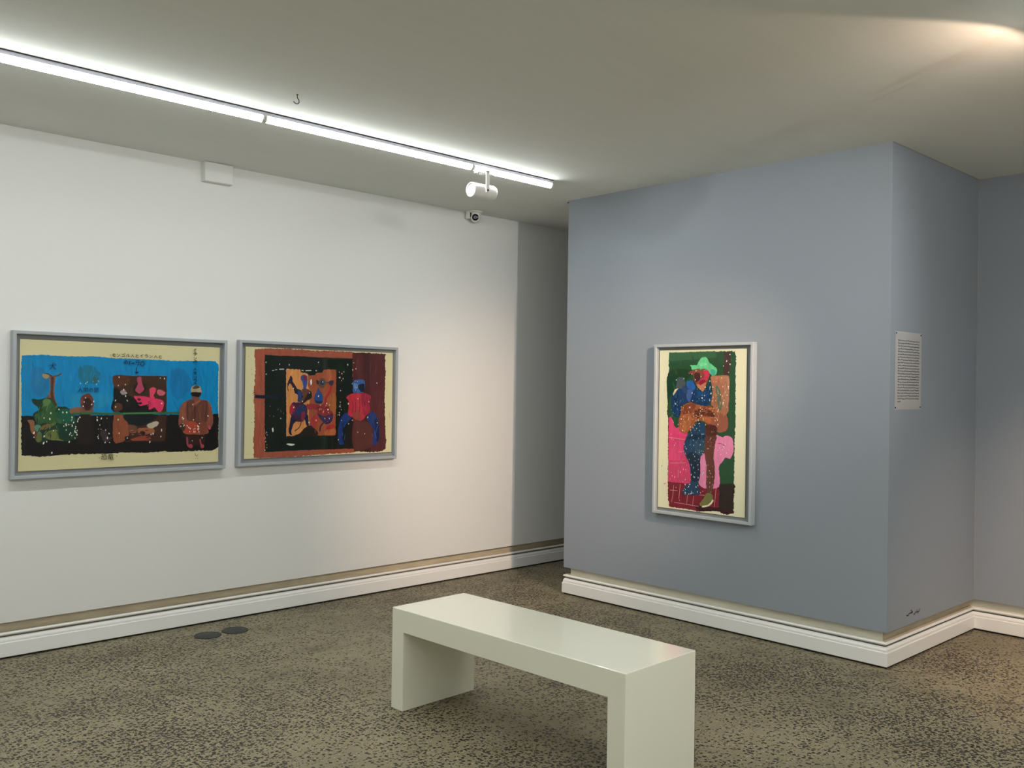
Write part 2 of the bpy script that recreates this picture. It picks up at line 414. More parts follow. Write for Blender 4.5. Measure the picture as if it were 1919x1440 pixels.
spotlight('picture_spotlight', 'white spotlight outside the right edge, aimed at the broad grey pier face', (2.94, -0.55, H), (2.02, 4.65, -0.85), lit=(230, 42, 1.0, 0, (0.98, 1.0, 0.98)))
spotlight('warm_spotlight', 'white spotlight outside the right edge, aimed at the grey right wall and floor', (4.45, 0.72, H), (1.25, 0.12, -2.1), lit=(WARM_WATTS * .85, 80, 1.0, 0, WARM))

# ------------------------------------------------------------------ small fittings
WANG = math.atan(SK)
def on_left(x, z=0.0): return (x, wl(x), z)

t = thing('junction_box', 'square white junction box on the white wall just under the ceiling', 'box', on_left(2.55, 2.744), WANG)
obj('box_body', bevbox(0, 0.188, -0.044, 0, 0, 0.1205, 0.002), M_WHITE, t)
obj('lid', bevbox(0.002, 0.186, -0.050, -0.044, 0.002, 0.1195, 0.002), M_WHITE, t)

def cctv():
    t = thing('security_camera', 'small white ball security camera in the angle of ceiling and white wall', 'camera', (4.770, wl(4.77) - 0.062, H))
    bm = bmesh.new(); lathe(bm, (0, 0, 0), (0, 0, -1), [(0, .056), (.006, .056), (.012, .050), (.016, .040)], 32); obj('base_plate', bm, M_PLASTIC, t, True)
    look = Vector((-0.66, -0.70, -0.12)).normalized()
    bm = bmesh.new(); lathe(bm, (0, 0, -0.014), (0, 0, -1), [(0, .042), (.020, .043), (.040, .041), (.056, .033), (.066, .020), (.070, .001)], 32); obj('ball_housing', bm, M_PLASTIC, t, True)
    c = Vector((0, 0, -0.046)) + look * 0.024
    bm = bmesh.new(); lathe(bm, c, look, [(0, .034), (.012, .034), (.016, .031), (.016, .027)], 32); obj('front_bezel', bm, M_PLASTIC, t, True)
    f = bmesh.new(); lathe(f, c + look * .0155, look, [(0, .0265), (.0016, .0265), (.0018, .0262)], 32); fo = obj('front_window', f, M_BLACKGLOSS, t, True)
    f = bmesh.new(); lathe(f, c + look * .0172, look, [(0, .0115), (.001, .0115), (.001, .0075)], 24, cap=True); obj('lens_ring', f, M_LENSRING, fo, True)
    f = bmesh.new(); lathe(f, c + look * .018, look, [(0, .007), (.001, .005), (.0015, .001)], 20); obj('lens', f, M_BLACKGLOSS, fo, True)
    obj('cable_box', bevbox(-0.068, -0.046, 0.008, 0.040, -0.060, -0.001, .003), M_PLASTIC, t)
    obj('cable_clip', bevbox(-0.049, -0.040, 0.0, 0.010, -0.048, -0.012, .002), M_DARK, t)
cctv()

t = thing('ceiling_hook', 'small black cup hook screwed into the ceiling near the tube line', 'hook', (2.267, 3.86, H))
rx, ry = 0.722, -0.692
pts = [(0, 0), (0, -.006), (0, -.013), (.002, -.019), (.006, -.025), (.0085, -.031), (.009, -.037), (.006, -.042), (.001, -.0445), (-.004, -.044), (-.010, -.041), (-.014, -.037), (-.017, -.033)]
bm = bmesh.new(); wire(bm, [(a * rx, a * ry, z) for a, z in pts], 0.0022); obj('hook_wire', bm, M_DARK, t, True)
bm = bmesh.new(); lathe(bm, (0, 0, 0), (0, 0, -1), [(0, .005), (.002, .005), (.004, .002)], 16); obj('collar', bm, M_DARK, t, True)

t = thing('wall_nail', 'tiny dark nail in the top left corner of the grey pier', 'nail', (XF, YB - .006, H - .014))
bm = bmesh.new(); lathe(bm, (0.01, 0, 0), (-1, 0.25, 0), [(0, .002), (.020, .002), (.020, .005), (.022, .005)], 12); obj('nail_shank', bm, M_DARK, t, True)

for x, lab in ((2.508, 'round dark floor cover plate nearer the left edge, beside the white wall'), (2.682, 'round dark floor cover plate on the right of the pair')):
    t = thing('floor_cover', lab, 'cover plate', (x, 5.197, 0), 0, 'round floor covers beside the white wall')
    bm = bmesh.new(); lathe(bm, (0, 0, 0), (0, 0, 1), [(0, .078), (.003, .078), (.005, .074), (.005, .066), (.0035, .064)], 40); obj('rim', bm, M_RUBBER, t, True)
    bm = bmesh.new(); lathe(bm, (0, 0, .001), (0, 0, 1), [(0, .063), (.003, .063), (.0037, .060)], 40); obj('plate', bm, M_RUBBER, t, True)
    bm = bmesh.new(); lathe(bm, (.045, -.012, .0045), (0, 0, 1), [(0, .008), (.0008, .008)], 14); obj('finger_hole', bm, M_BLACKGLOSS, t)

# ------------------------------------------------------------------ flat marks: strokes and painted patches in a local (x, z) plane, facing -y
def ribbon(bm, pts, wd, y, mi=0):
    pts = [Vector(p) for p in pts]
    if len(pts) < 2: return
    prev = None
    for i, p in enumerate(pts):
        d = pts[min(i + 1, len(pts) - 1)] - pts[max(i - 1, 0)]
        if d.length < 1e-9: continue
        d.normalize(); nn = Vector((-d.y, d.x)) * wd * 0.5
        a = bm.verts.new((p.x + nn.x, y, p.y + nn.y)); b = bm.verts.new((p.x - nn.x, y, p.y - nn.y))
        if prev:
            f = bm.faces.new((prev[0], prev[1], b, a)); f.material_index = mi
        prev = (a, b)

# notice sheet on the pier side
def notice():
    t = thing('notice_sheet', 'white printed text sheet pinned to the shaded side of the grey pier', 'notice', (5.012, YC, 1.407), 0)
    Wd, Ht = 0.344, 0.432
    bm = bmesh.new(); nx, nz = 8, 8
    rows = [[(Wd * i / nx, -0.0012 - 0.004 * math.sin(math.pi * i / nx) * (0.4 + 0.6 * math.sin(math.pi * j / nz)), Ht * j / nz) for i in range(nx + 1)] for j in range(nz + 1)]
    f = [[bm.verts.new(p) for p in r] for r in rows]; b = [[bm.verts.new((p[0], p[1] + .0006, p[2])) for p in r] for r in rows]
    for j in range(nz):
        for i in range(nx):
            bm.faces.new((f[j][i], f[j][i + 1], f[j + 1][i + 1], f[j + 1][i])); bm.faces.new((b[j][i], b[j + 1][i], b[j + 1][i + 1], b[j][i + 1]))
    ps = obj('paper', bm, M_PAPERW, t, True)
    rnd = random.Random(5); bm = bmesh.new()
    def yy(x, z): return -0.0016 - 0.004 * math.sin(math.pi * x / Wd) * (0.4 + 0.6 * math.sin(math.pi * z / Ht))
    for k in range(23):
        z = 0.381 - k * 0.01535
        x = 0.030; xe = 0.312 if k < 22 else 0.072
        while x < xe - .006:
            wlen = min(rnd.uniform(.012, .034), xe - x); n = max(2, int(wlen / .003)); pts = []
            for q in range(n + 1):
                pts.append((x + wlen * q / n, z + rnd.uniform(-.0012, .0018) + (0.0045 if rnd.random() < .16 else 0)))
            ribbon(bm, pts, 0.0032, yy(x + wlen / 2, z))
            for q in range(rnd.randint(1, 3)):
                dx = x + rnd.uniform(0, wlen); dz = z + rnd.choice((-.0035, .0045)); ribbon(bm, [(dx, dz), (dx + .0018, dz)], 0.0024, yy(dx, dz))
            x += wlen + rnd.uniform(.002, .005)
    tag(obj('printed_text', bm, M_INK, ps), 'dense lines of small black script')
    for px, pz in ((.010, .421), (.334, .422), (.008, .010), (.332, .012)):
        bm = bmesh.new(); lathe(bm, (px, 0.004, pz), (0, -1, 0), [(0, .0014), (.005, .0014), (.0056, .0045), (.008, .004), (.009, .002)], 14); obj('pin', bm, M_DARK, t, True)
notice()

# small pencilled script low on the pier side
def writing():
    par = bpy.data.objects['wall_pier_side']
    e = 1 / 16.0
    def P(x, y):            # traced sheet of the script -> wall coordinates
        return (5.196 + (x - 285) * 0.000455 * 1.0, 0.240 + (612 - y) * 0.000205 + (x - 285) * (-0.0000) )
    tr = [[(290, 605), (305, 622), (335, 622), (352, 600), (345, 580), (365, 545), (395, 520)], [(395, 520), (420, 500), (440, 505), (470, 480), (465, 440), (445, 440), (440, 470), (465, 480)],
          [(405, 430), (415, 420)], [(432, 400), (448, 395)], [(505, 515), (520, 545), (540, 520), (548, 470), (575, 455), (600, 440), (603, 350)], [(600, 440), (640, 425), (662, 415)], [(615, 490), (632, 485)], [(675, 390), (680, 300)], [(640, 425), (668, 400), (672, 380)]]
    bm = bmesh.new()
    for s in tr:
        # the script runs level on the wall; remove the perspective fall of the traced sheet
        ribbon(bm, [(5.197 + (x - 285) * 0.000455, 0.252 + (612 - y - (x - 285) * 0.60) * 0.000150) for x, y in s], 0.0064, YC - 0.0012)
    tag(obj('pencilled_script', bm, M_INKGREY, par), 'small dark handwritten script low on the grey wall')
writing()

# ------------------------------------------------------------------ paintings
def homography(src, dst):
    """3x3 matrix mapping four src points to four dst points"""
    A = []
    for (x, y), (u, v) in zip(src, dst):
        A.append([x, y, 1, 0, 0, 0, -u * x, -u * y, u]); A.append([0, 0, 0, x, y, 1, -v * x, -v * y, v])
    n = 8
    for i in range(n):
        p = max(range(i, n), key=lambda r: abs(A[r][i])); A[i], A[p] = A[p], A[i]
        for r in range(n):
            if r != i:
                f = A[r][i] / A[i][i]
                for c in range(i, n + 1): A[r][c] -= f * A[i][c]
    h = [A[i][n] / A[i][i] for i in range(n)] + [1.0]
    def f(x, y):
        d = h[6] * x + h[7] * y + h[8]
        return ((h[0] * x + h[1] * y + h[2]) / d, (h[3] * x + h[4] * y + h[5]) / d)
    return f

class Paint:
    """flat painted patches laid over a sheet; sketch sheets (scale, x, y) carry the traced outlines"""
    def __init__(self, sheet_corners, rect, k, seed):
        x0, x1, z0, z1 = rect
        self.h = homography(sheet_corners, [(x0, z1), (x1, z1), (x1, z0), (x0, z0)])
        self.bm = bmesh.new(); self.mats = []; self.idx = {}; self.k = k; self.rnd = random.Random(seed); self.y = 0.0; self.rect = rect
    def mi(self, c, var=0.34, rough=0.35):
        key = (c, var)
        if key not in self.idx:
            self.idx[key] = len(self.mats)
            self.mats.append(surf('paint_%02x%02x%02x_%d_%d' % (*c, int(self.k * 100), int(var * 100)), lin(c, self.k), 0.5, var, 16.0, 0.15, 60, stretch=(2.6, 1, 0.6), detail=8.0, spec=0.15))
        return self.idx[key]
    def pt(self, fr, p): return self.h(p[0] / fr[0] + fr[1], p[1] / fr[0] + fr[2])
    def poly(self, fr, pts, c, smooth=True, jit=0.0022, step=0.007, var=0.34):
        q = [Vector(self.pt(fr, p)) for p in pts]; n = len(q); out = []
        for i in range(n):
            p0, p1, p2, p3 = q[i - 1], q[i], q[(i + 1) % n], q[(i + 2) % n]
            m = max(1, int((p2 - p1).length / step))
            for s in range(m):
                t = s / m
                if smooth:
                    v = 0.5 * ((2 * p1) + (p2 - p0) * t + (2 * p0 - 5 * p1 + 4 * p2 - p3) * t * t + (3 * p1 - p0 - 3 * p2 + p3) * t ** 3)
                else: v = p1.lerp(p2, t)
                out.append(v + Vector((self.rnd.uniform(-jit, jit), self.rnd.uniform(-jit, jit))))
        x0, x1, z0, z1 = self.rect
        self.y -= 0.00004
        vs_ = [self.bm.verts.new((min(max(v.x, x0), x1), self.y, min(max(v.y, z0), z1))) for v in out]
        f = self.bm.faces.new(vs_); f.material_index = self.mi(c, var)
    def ell(self, fr, cx, cy, rx, ry, c, n=16, **k):
        self.poly(fr, [(cx + rx * math.cos(a * 2 * math.pi / n), cy + ry * math.sin(a * 2 * math.pi / n)) for a in range(n)], c, **k)
    def line(self, fr, pts, wd, c, sub=4):
        q = [Vector(self.pt(fr, p)) for p in pts]; out = []
        for i in range(len(q) - 1):
            p0, p1, p2, p3 = q[max(i - 1, 0)], q[i], q[i + 1], q[min(i + 2, len(q) - 1)]
            for s in range(sub):
                t = s / sub
                out.append(0.5 * ((2 * p1) + (p2 - p0) * t + (2 * p0 - 5 * p1 + 4 * p2 - p3) * t * t + (3 * p1 - p0 - 3 * p2 + p3) * t ** 3))
        out.append(q[-1]); self.y -= 0.00004
        ribbon(self.bm, out, wd, self.y, self.mi(c))
    def brush(self, fr, x0, x1, y0, y1, n, cols, ln=(0.02, 0.07), wd=(0.003, 0.007), ang=90):
        """loose brush strokes inside a rectangle of the sketch sheet"""
        for _ in range(n):
            u, v = self.pt(fr, (self.rnd.uniform(x0, x1), self.rnd.uniform(y0, y1))); L = self.rnd.uniform(*ln); a = math.radians(ang + self.rnd.gauss(0, 10))
            bend = self.rnd.uniform(-.08, .08) * L; dx, dz = math.cos(a), math.sin(a)
            self.y -= 0.000006; q = []
            for k in range(7):
                t = k / 6 - 0.5; b = bend * (1 - 4 * t * t); q.append(Vector((u + dx * L * t - dz * b, v + dz * L * t + dx * b)))
            w = self.rnd.uniform(*wd); mi = self.mi(self.rnd.choice(cols)); prev = None
            for k, p_ in enumerate(q):
                hw = w * 0.5 * (0.45 + 0.55 * math.sin(math.pi * (k + .6) / 7.2)) * self.rnd.uniform(.8, 1.15)
                A = self.bm.verts.new((p_.x - dz * hw, self.y, p_.y + dx * hw)); B = self.bm.verts.new((p_.x + dz * hw, self.y, p_.y - dx * hw))
                if prev: f = self.bm.faces.new((prev[0], prev[1], B, A)); f.material_index = mi
                prev = (A, B)
    def specks(self, fr, x0, x1, y0, y1, n, c=(235, 228, 205), r=(0.0012, 0.0035)):
        self.y -= 0.00004; mi = self.mi(c, 0.05)
        for _ in range(n):
            u, v = self.pt(fr, (self.rnd.uniform(x0, x1), self.rnd.uniform(y0, y1))); a = self.rnd.uniform(*r); b = a * self.rnd.uniform(1, 2.2); th = self.rnd.uniform(-.5, .5)
            vs_ = []
            for k in range(6):
                ca, sa = a * math.cos(k * math.pi / 3), b * math.sin(k * math.pi / 3)
                vs_.append(self.bm.verts.new((u + ca * math.cos(th) - sa * math.sin(th), self.y, v + ca * math.sin(th) + sa * math.cos(th))))
            f = self.bm.faces.new(vs_); f.material_index = mi
    def spots(self, fr, lst, c=(240, 234, 212), r=0.003):
        for x, y in lst: self.specks(fr, x, x, y, y, 1, c, (r * .8, r * 1.2))
    def glyphs(self, fr, strokes, x, y, sx, sy, wd, c):
        for s in strokes: self.line(fr, [(x + sx * a, y + sy * b) for a, b in s], wd, c, 3)
    def text(self, fr, body, x, y, size, c, dy_dx=0.0):
        """lettering drawn with the built-in font, baseline start at sheet point (x, y)"""
        cu = bpy.data.curves.new('lettering', 'FONT'); cu.body = body; cu.size = 1.0; cu.resolution_u = 2
        o = bpy.data.objects.new('lettering', cu); C.objects.link(o)
        dg = bpy.context.evaluated_depsgraph_get(); ev = o.evaluated_get(dg); me = ev.to_mesh()
        self.y -= 0.00004; mi = self.mi(c, 0.1)
        vv = []
        for v in me.vertices:
            u, z = self.pt(fr, (x + v.co.x * size, y - v.co.y * size + v.co.x * size * dy_dx)); vv.append(self.bm.verts.new((u, self.y, z)))
        for p in me.polygons:
            try:
                f = self.bm.faces.new([vv[i] for i in p.vertices]); f.material_index = mi
            except ValueError: pass
        ev.to_mesh_clear(); bpy.data.objects.remove(o); bpy.data.curves.remove(cu)

PAPER_MATS = {}
def framed(name, label, loc, rz, W_, H_, rect, fmat, paper_rgb, painter, paint_label, group):
    """local x along the wall, z up, wall plane at y = 0, room at -y; rect: sheet x0, x1, z0, z1"""
    D, F = 0.045, 0.019
    t = thing(name, label, 'painting', loc, rz, group)
    # four mitred frame members, rectangular section with a softened front edge
    outer = [(0, 0), (W_, 0), (W_, H_), (0, H_)]
    inner = [(F, F), (W_ - F, F), (W_ - F, H_ - F), (F, H_ - F)]
    for i in range(4):
        j = (i + 1) % 4
        bm = bmesh.new()
        def sec(k):
            (ox, oz), (ix, iz) = outer[k], inner[k]
            mx = lambda s: (ox + (ix - ox) * s, oz + (iz - oz) * s)
            out = []
            for s, y in ((0, -0.001), (0, -D + .0025), (0.12, -D), (0.88, -D), (1, -D + .0025), (1, -0.001)):
                a = mx(s); out.append((a[0], y, a[1]))
            return out
        add_prism(bm, sec(i), sec(j)); obj('frame_side', bm, fmat, t)
    bm = bmesh.new(); box(bm, F - .004, W_ - F + .004, -0.010, -0.004, F - .004, H_ - F + .004); obj('backing_board', bm, M_BACK, t)
    x0, x1, z0, z1 = rect
    bm = bmesh.new(); box(bm, x0, x1, -0.0180, -0.0165, z0, z1)
    pm = surf('paper_' + name + str(len(PAPER_MATS)), paper_rgb, 0.75, 0.035, 5.0); PAPER_MATS[pm.name] = pm
    sh = tag(obj('sheet', bm, pm, t), 'cream paper sheet floating inside the frame')
    bm = bmesh.new(); box(bm, x0 + .06, x1 - .06, -0.0168, -0.008, z0 + .06, z1 - .06); obj('spacer', bm, M_BACK, t)
    p = painter(rect)
    po = obj('painted_image', p.bm, p.mats, sh); po.location = (0, -0.0182, 0); tag(po, paint_label)
    bm = bmesh.new(); box(bm, F - .003, W_ - F + .003, -D + .0075, -D + .0055, F - .003, H_ - F + .003); obj('glass', bm, M_GLASS, t)
    return t

GX = {  # handwritten characters as strokes in a unit square (y down)
 'mo': [[(.15, .2), (.85, .2)], [(.05, .5), (.95, .5)], [(.45, .2), (.45, .85), (.9, .9)]],
 'n': [[(.1, .2), (.35, .35)], [(.1, .9), (.5, .75), (.9, .3)]],
 'go': [[(.1, .25), (.75, .25), (.75, .85)], [(.05, .85), (.8, .85)], [(.8, -.05), (.86, .1)], [(.94, -.08), (1, .06)]],
 'ru': [[(.3, .15), (.28, .5), (.05, .9)], [(.6, .1), (.6, .85), (.95, .55)]],
 'hito': [[(.5, .1), (.42, .5), (.05, .9)], [(.48, .4), (.95, .9)]],
 'to': [[(.3, .1), (.4, .45)], [(.85, .3), (.3, .5), (.15, .75), (.4, .92), (.9, .88)]],
 'i': [[(.85, .1), (.1, .55)], [(.5, .38), (.5, .95)]],
 'ra': [[(.2, .12), (.8, .12)], [(.08, .42), (.9, .42), (.75, .75), (.3, .95)]],
 'no': [[(.55, .15), (.45, .7), (.2, .8), (.08, .5), (.35, .15), (.75, .15), (.95, .5), (.7, .9)]],
}
A1 = (4.3614, 0, 600); B1 = (5.5368, 30, 630); T1 = (12.0, 190, 640); S1 = (6.0, 310, 640); L1 = (11.08, 190, 750)
def paint_left(rect):
    p = Paint([(37.5, 638), (412, 650), (407.5, 864), (33, 886)], rect, 1.22, 11)
    p.poly(A1, [(178, 300), (330, 292), (500, 300), (640, 304), (760, 300), (900, 312), (1050, 318), (1200, 322), (1400, 330), (1600, 328), (1760, 330), (1787, 360), (1782, 500), (1780, 780), (172, 802), (175, 600), (170, 450)], (0, 122, 176), smooth=False, var=0.34)
    p.brush(A1, 210, 1750, 390, 700, 120, [(0, 112, 168), (10, 130, 184), (4, 104, 156), (18, 124, 168), (0, 124, 190)], (.03, .09), (.004, .010))
    p.poly(B1, [(150, 380), (240, 330), (330, 420), (320, 560), (230, 640), (160, 560)], (22, 108, 160), jit=.006)
    p.poly(B1, [(640, 380), (740, 310), (860, 370), (850, 480), (760, 500), (680, 480)], (18, 104, 132), jit=.007)
    p.poly(B1, [(790, 400), (830, 390), (850, 470), (810, 490)], (40, 92, 96), jit=.005)
    p.poly(B1, [(560, 620), (980, 610), (1000, 700), (800, 760), (600, 740)], (20, 128, 172), jit=.006)
    p.poly(A1, [(1400, 420), (1500, 400), (1560, 520), (1480, 640), (1400, 600)], (8, 106, 160), jit=.007)
    p.poly(A1, [(172, 795), (500, 788), (1100, 778), (1784, 762), (1780, 1030), (1740, 1058), (1600, 1062), (1400, 1076), (1340, 1070), (1250, 1080), (1000, 1085), (760, 1098), (600, 1100), (450, 1112), (330, 1124), (250, 1118), (175, 1118), (170, 950)], (19, 16, 16), smooth=False, jit=.003)
    p.brush(A1, 220, 1740, 850, 1030, 40, [(26, 21, 19), (15, 12, 13), (24, 20, 26)], (.02, .06), (.004, .008))
    p.brush(B1, 650, 850, 330, 480, 14, [(14, 110, 150), (30, 100, 118), (10, 118, 160)], (.02, .05), (.004, .007)); p.brush(B1, 160, 300, 350, 600, 14, [(22, 112, 164), (40, 116, 146), (0, 104, 160)], (.02, .05), (.004, .007), 60)
    # tree
    p.poly(B1, [(345, 420), (400, 430), (410, 440), (395, 560), (400, 650), (420, 740), (330, 740), (310, 650), (345, 600), (350, 500)], (120, 82, 58))
    p.poly(B1, [(360, 440), (395, 440), (380, 560), (395, 660), (430, 740), (360, 720), (360, 560)], (72, 45, 36))
    p.line(B1, [(375, 440), (340, 405), (300, 400)], .006, (70, 50, 40)); p.line(B1, [(390, 425), (430, 420), (470, 395)], .008, (88, 60, 44))
    p.poly(B1, [(275, 405), (320, 405), (345, 430), (310, 455), (280, 440)], (150, 130, 90))
    # foliage
    p.poly(B1, [(165, 660), (250, 670), (330, 650), (380, 690), (430, 740), (500, 740), (560, 770), (580, 830), (640, 900), (630, 1060), (560, 1090), (480, 1100), (330, 1090), (270, 1130), (190, 1080), (180, 1000), (200, 900), (170, 830), (230, 770), (180, 710)], (22, 52, 38))
    p.poly(B1, [(280, 680), (360, 690), (410, 750), (420, 830), (410, 920), (300, 910), (220, 920), (190, 840), (270, 790)], (44, 84, 46))
    p.poly(B1, [(275, 680), (330, 660), (360, 690), (310, 740), (285, 740)], (84, 120, 66))
    p.poly(B1, [(190, 940), (250, 940), (255, 1030), (235, 1090), (200, 1010)], (76, 128, 104))
    p.poly(B1, [(200, 1040), (260, 1020), (255, 1100), (205, 1105)], (88, 98, 50))
    p.poly(B1, [(310, 1010), (420, 980), (440, 1070), (490, 1095), (350, 1085), (300, 1060)], (100, 108, 56))
    p.poly(B1, [(240, 960), (320, 920), (400, 925), (340, 960), (270, 985)], (108, 88, 46))
    p.poly(B1, [(430, 780), (540, 770), (600, 830), (590, 900), (490, 900), (430, 860)], (22, 82, 60))
    p.poly(B1, [(410, 860), (470, 880), (490, 920), (430, 910)], (52, 92, 52))
    p.poly(B1, [(115, 890), (180, 890), (190, 960), (185, 1030), (150, 1000), (140, 930)], (128, 84, 56))
    p.poly(B1, [(180, 1010), (210, 1000), (205, 1080), (185, 1070)], (110, 40, 34))
    p.brush(B1, 200, 420, 720, 1060, 42, [(30, 66, 40), (60, 98, 54), (24, 50, 36), (84, 112, 60), (18, 40, 32)], (.012, .035), (.003, .007), 70); p.brush(B1, 430, 600, 790, 1060, 26, [(18, 66, 50), (14, 44, 38), (34, 84, 60)], (.012, .035), (.003, .007), 100)
    # bust
    p.poly(B1, [(560, 760), (660, 745), (700, 790), (640, 820), (560, 805)], (122, 84, 62))
    p.poly(B1, [(660, 760), (790, 760), (770, 840), (690, 840)], (104, 74, 62))
    p.poly(B1, [(640, 840), (770, 840), (800, 1100), (640, 1100)], (30, 23, 20))
    p.ell(B1, 733, 692, 72, 92, (98, 52, 42)); p.ell(B1, 740, 712, 46, 66, (48, 24, 22)); p.ell(B1, 672, 690, 10, 24, (120, 70, 52))
    p.poly(B1, [(870, 1000), (920, 980), (950, 1050), (1000, 1050), (960, 1090), (900, 1090)], (54, 42, 48))
    # picture within the picture: brown panel with rounded pink shapes
    p.poly(A1, [(930, 455), (1360, 455), (1356, 750), (925, 752)], (60, 40, 27), smooth=False)
    p.poly(T1, [(270, 780), (560, 790), (620, 940), (500, 1010), (280, 1000)], (82, 46, 30))
    p.poly(A1, [(928, 560), (1000, 585), (1090, 640), (1180, 690), (1260, 745), (930, 750), (925, 640)], (18, 18, 18))
    p.poly(A1, [(932, 690), (980, 680), (1000, 720), (960, 750), (930, 750)], (80, 48, 34))
    p.poly(T1, [(740, 960), (900, 920), (990, 960), (1000, 1060), (900, 1180), (740, 1160), (700, 1060)], (34, 26, 24))
    p.poly(T1, [(790, 830), (880, 800), (900, 930), (950, 1080), (850, 1170), (750, 1100), (810, 960)], (158, 62, 88))
    p.poly(T1, [(420, 1120), (500, 1090), (560, 1160), (500, 1210), (430, 1190)], (150, 128, 134))
    p.poly(T1, [(1060, 1080), (1150, 1030), (1220, 1060), (1200, 1150), (1160, 1220), (1190, 1260), (1080, 1260), (1080, 1160)], (206, 62, 92))
    p.poly(T1, [(1230, 1120), (1310, 1080), (1430, 1160), (1310, 1220)], (186, 84, 100))
    p.poly(A1, [(1090, 625), (1170, 622), (1260, 640), (1330, 662), (1325, 725), (1290, 750), (1262, 712), (1215, 732), (1205, 690), (1140, 700), (1112, 655)], (206, 48, 92))
    p.ell(A1, 1135, 650, 18, 10, (60, 20, 30)); p.ell(A1, 1140, 680, 20, 10, (50, 20, 30))
    p.poly(A1, [(928, 785), (1356, 778), (1345, 988), (928, 1000)], (58, 34, 27), smooth=False)
    p.poly(L1, [(250, 320), (440, 330), (540, 480), (560, 700), (460, 850), (250, 860)], (128, 70, 45))
    p.poly(L1, [(480, 310), (1110, 300), (1090, 400), (960, 470), (860, 520), (720, 540), (560, 500)], (16, 22, 26))
    p.poly(L1, [(560, 520), (720, 540), (720, 660), (600, 700), (550, 620)], (98, 62, 50))
    p.poly(L1, [(740, 600), (930, 570), (1080, 600), (1070, 680), (900, 700), (760, 690)], (138, 82, 56))
    p.poly(L1, [(590, 820), (820, 740), (1000, 760), (1000, 830), (620, 840)], (132, 62, 44))
    p.ell(L1, 840, 680, 60, 36, (38, 18, 18)); p.ell(L1, 520, 800, 50, 50, (16, 14, 16))
    p.poly(L1, [(930, 540), (980, 480), (1130, 430), (1180, 480), (1120, 550), (1000, 585)], (168, 158, 138))
    p.line(A1, [(590, 772), (760, 766), (920, 768), (1150, 762), (1350, 757), (1535, 750)], .011, (44, 92, 52))
    p.line(A1, [(1000, 764), (1140, 760), (1290, 758)], .004, (88, 140, 92))
    # standing figure in brown coat
    p.poly(S1, [(230, 1040), (430, 1040), (430, 1130), (400, 1190), (330, 1160), (260, 1190), (230, 1120)], (44, 25, 22))
    p.poly(S1, [(150, 820), (160, 730), (230, 660), (300, 645), (400, 645), (480, 670), (520, 780), (530, 900), (500, 960), (460, 960), (460, 1030), (205, 1030), (200, 960), (150, 960), (140, 880)], (126, 72, 54))
    p.poly(S1, [(240, 670), (320, 660), (330, 720), (400, 660), (470, 680), (450, 900), (250, 890)], (94, 54, 44))
    p.line(S1, [(325, 720), (322, 800), (325, 890)], .006, (60, 32, 28)); p.line(S1, [(240, 680), (245, 790), (240, 880)], .005, (66, 36, 32)); p.line(S1, [(460, 690), (450, 800), (445, 900)], .005, (66, 36, 32))
    p.line(S1, [(250, 895), (350, 905), (450, 895)], .006, (62, 34, 30))
    p.poly(S1, [(235, 905), (345, 910), (340, 1025), (215, 1025)], (156, 62, 46)); p.poly(S1, [(380, 910), (455, 905), (450, 1025), (385, 1025)], (112, 58, 46))
    p.poly(S1, [(150, 930), (210, 930), (205, 1000), (170, 990)], (64, 36, 32))
    p.poly(S1, [(285, 570), (290, 510), (340, 485), (390, 515), (395, 575)], (158, 142, 118)); p.poly(S1, [(300, 520), (340, 485), (380, 505), (345, 530)], (76, 62, 52))
    p.poly(S1, [(288, 568), (392, 568), (390, 600), (350, 630), (310, 625), (290, 600)], (28, 20, 18)); p.poly(S1, [(300, 610), (370, 625), (370, 655), (305, 650)], (112, 70, 56))
    p.line(S1, [(290, 700), (330, 690), (385, 655)], .008, (140, 88, 70))
    p.ell(S1, 485, 962, 16, 20, (180, 70, 86)); p.ell(S1, 275, 1170, 26, 24, (152, 58, 66)); p.ell(S1, 405, 1172, 20, 24, (152, 58, 66)); p.line(S1, [(235, 1070), (240, 1150), (262, 1180)], .012, (140, 60, 70)); p.line(S1, [(380, 1090), (385, 1130), (400, 1170)], .009, (150, 60, 70))
    p.brush(S1, 175, 220, 700, 900, 8, [(142, 84, 62), (108, 60, 46)], (.02, .05), (.003, .006)); p.brush(S1, 475, 510, 720, 900, 8, [(142, 84, 62), (108, 60, 46)], (.02, .05), (.003, .006)); p.brush(S1, 260, 430, 700, 870, 22, [(106, 60, 48), (84, 46, 38), (116, 70, 54)], (.02, .05), (.003, .006)); p.brush(T1, 300, 700, 800, 980, 12, [(92, 52, 34), (70, 40, 26)], (.02, .04), (.004, .007), 20)
    p.brush(L1, 280, 420, 380, 820, 12, [(144, 82, 54), (110, 58, 38)], (.02, .05), (.003, .006)); p.brush(L1, 600, 1000, 600, 820, 14, [(150, 90, 60), (104, 54, 40), (60, 32, 26)], (.012, .03), (.003, .006), 10); p.brush(A1, 1150, 1310, 640, 700, 12, [(224, 64, 110), (182, 38, 80)], (.012, .03), (.003, .006), 30)
    # white drip marks
    p.spots(B1, [(355, 810), (345, 870), (285, 860), (440, 770), (480, 800), (520, 800), (575, 850), (382, 990), (545, 1105), (365, 1220), (280, 1120), (312, 1105), (180, 1015), (180, 1060), (285, 1050), (610, 965), (605, 1000), (625, 1030), (690, 735), (700, 690), (715, 645), (800, 685), (778, 715), (655, 850), (835, 845), (835, 875), (915, 1105), (940, 1060)], r=.0034)
    p.specks(B1, 480, 640, 860, 1080, 26); p.specks(B1, 660, 860, 470, 520, 8, (150, 200, 215)); p.specks(B1, 820, 960, 820, 1100, 10)
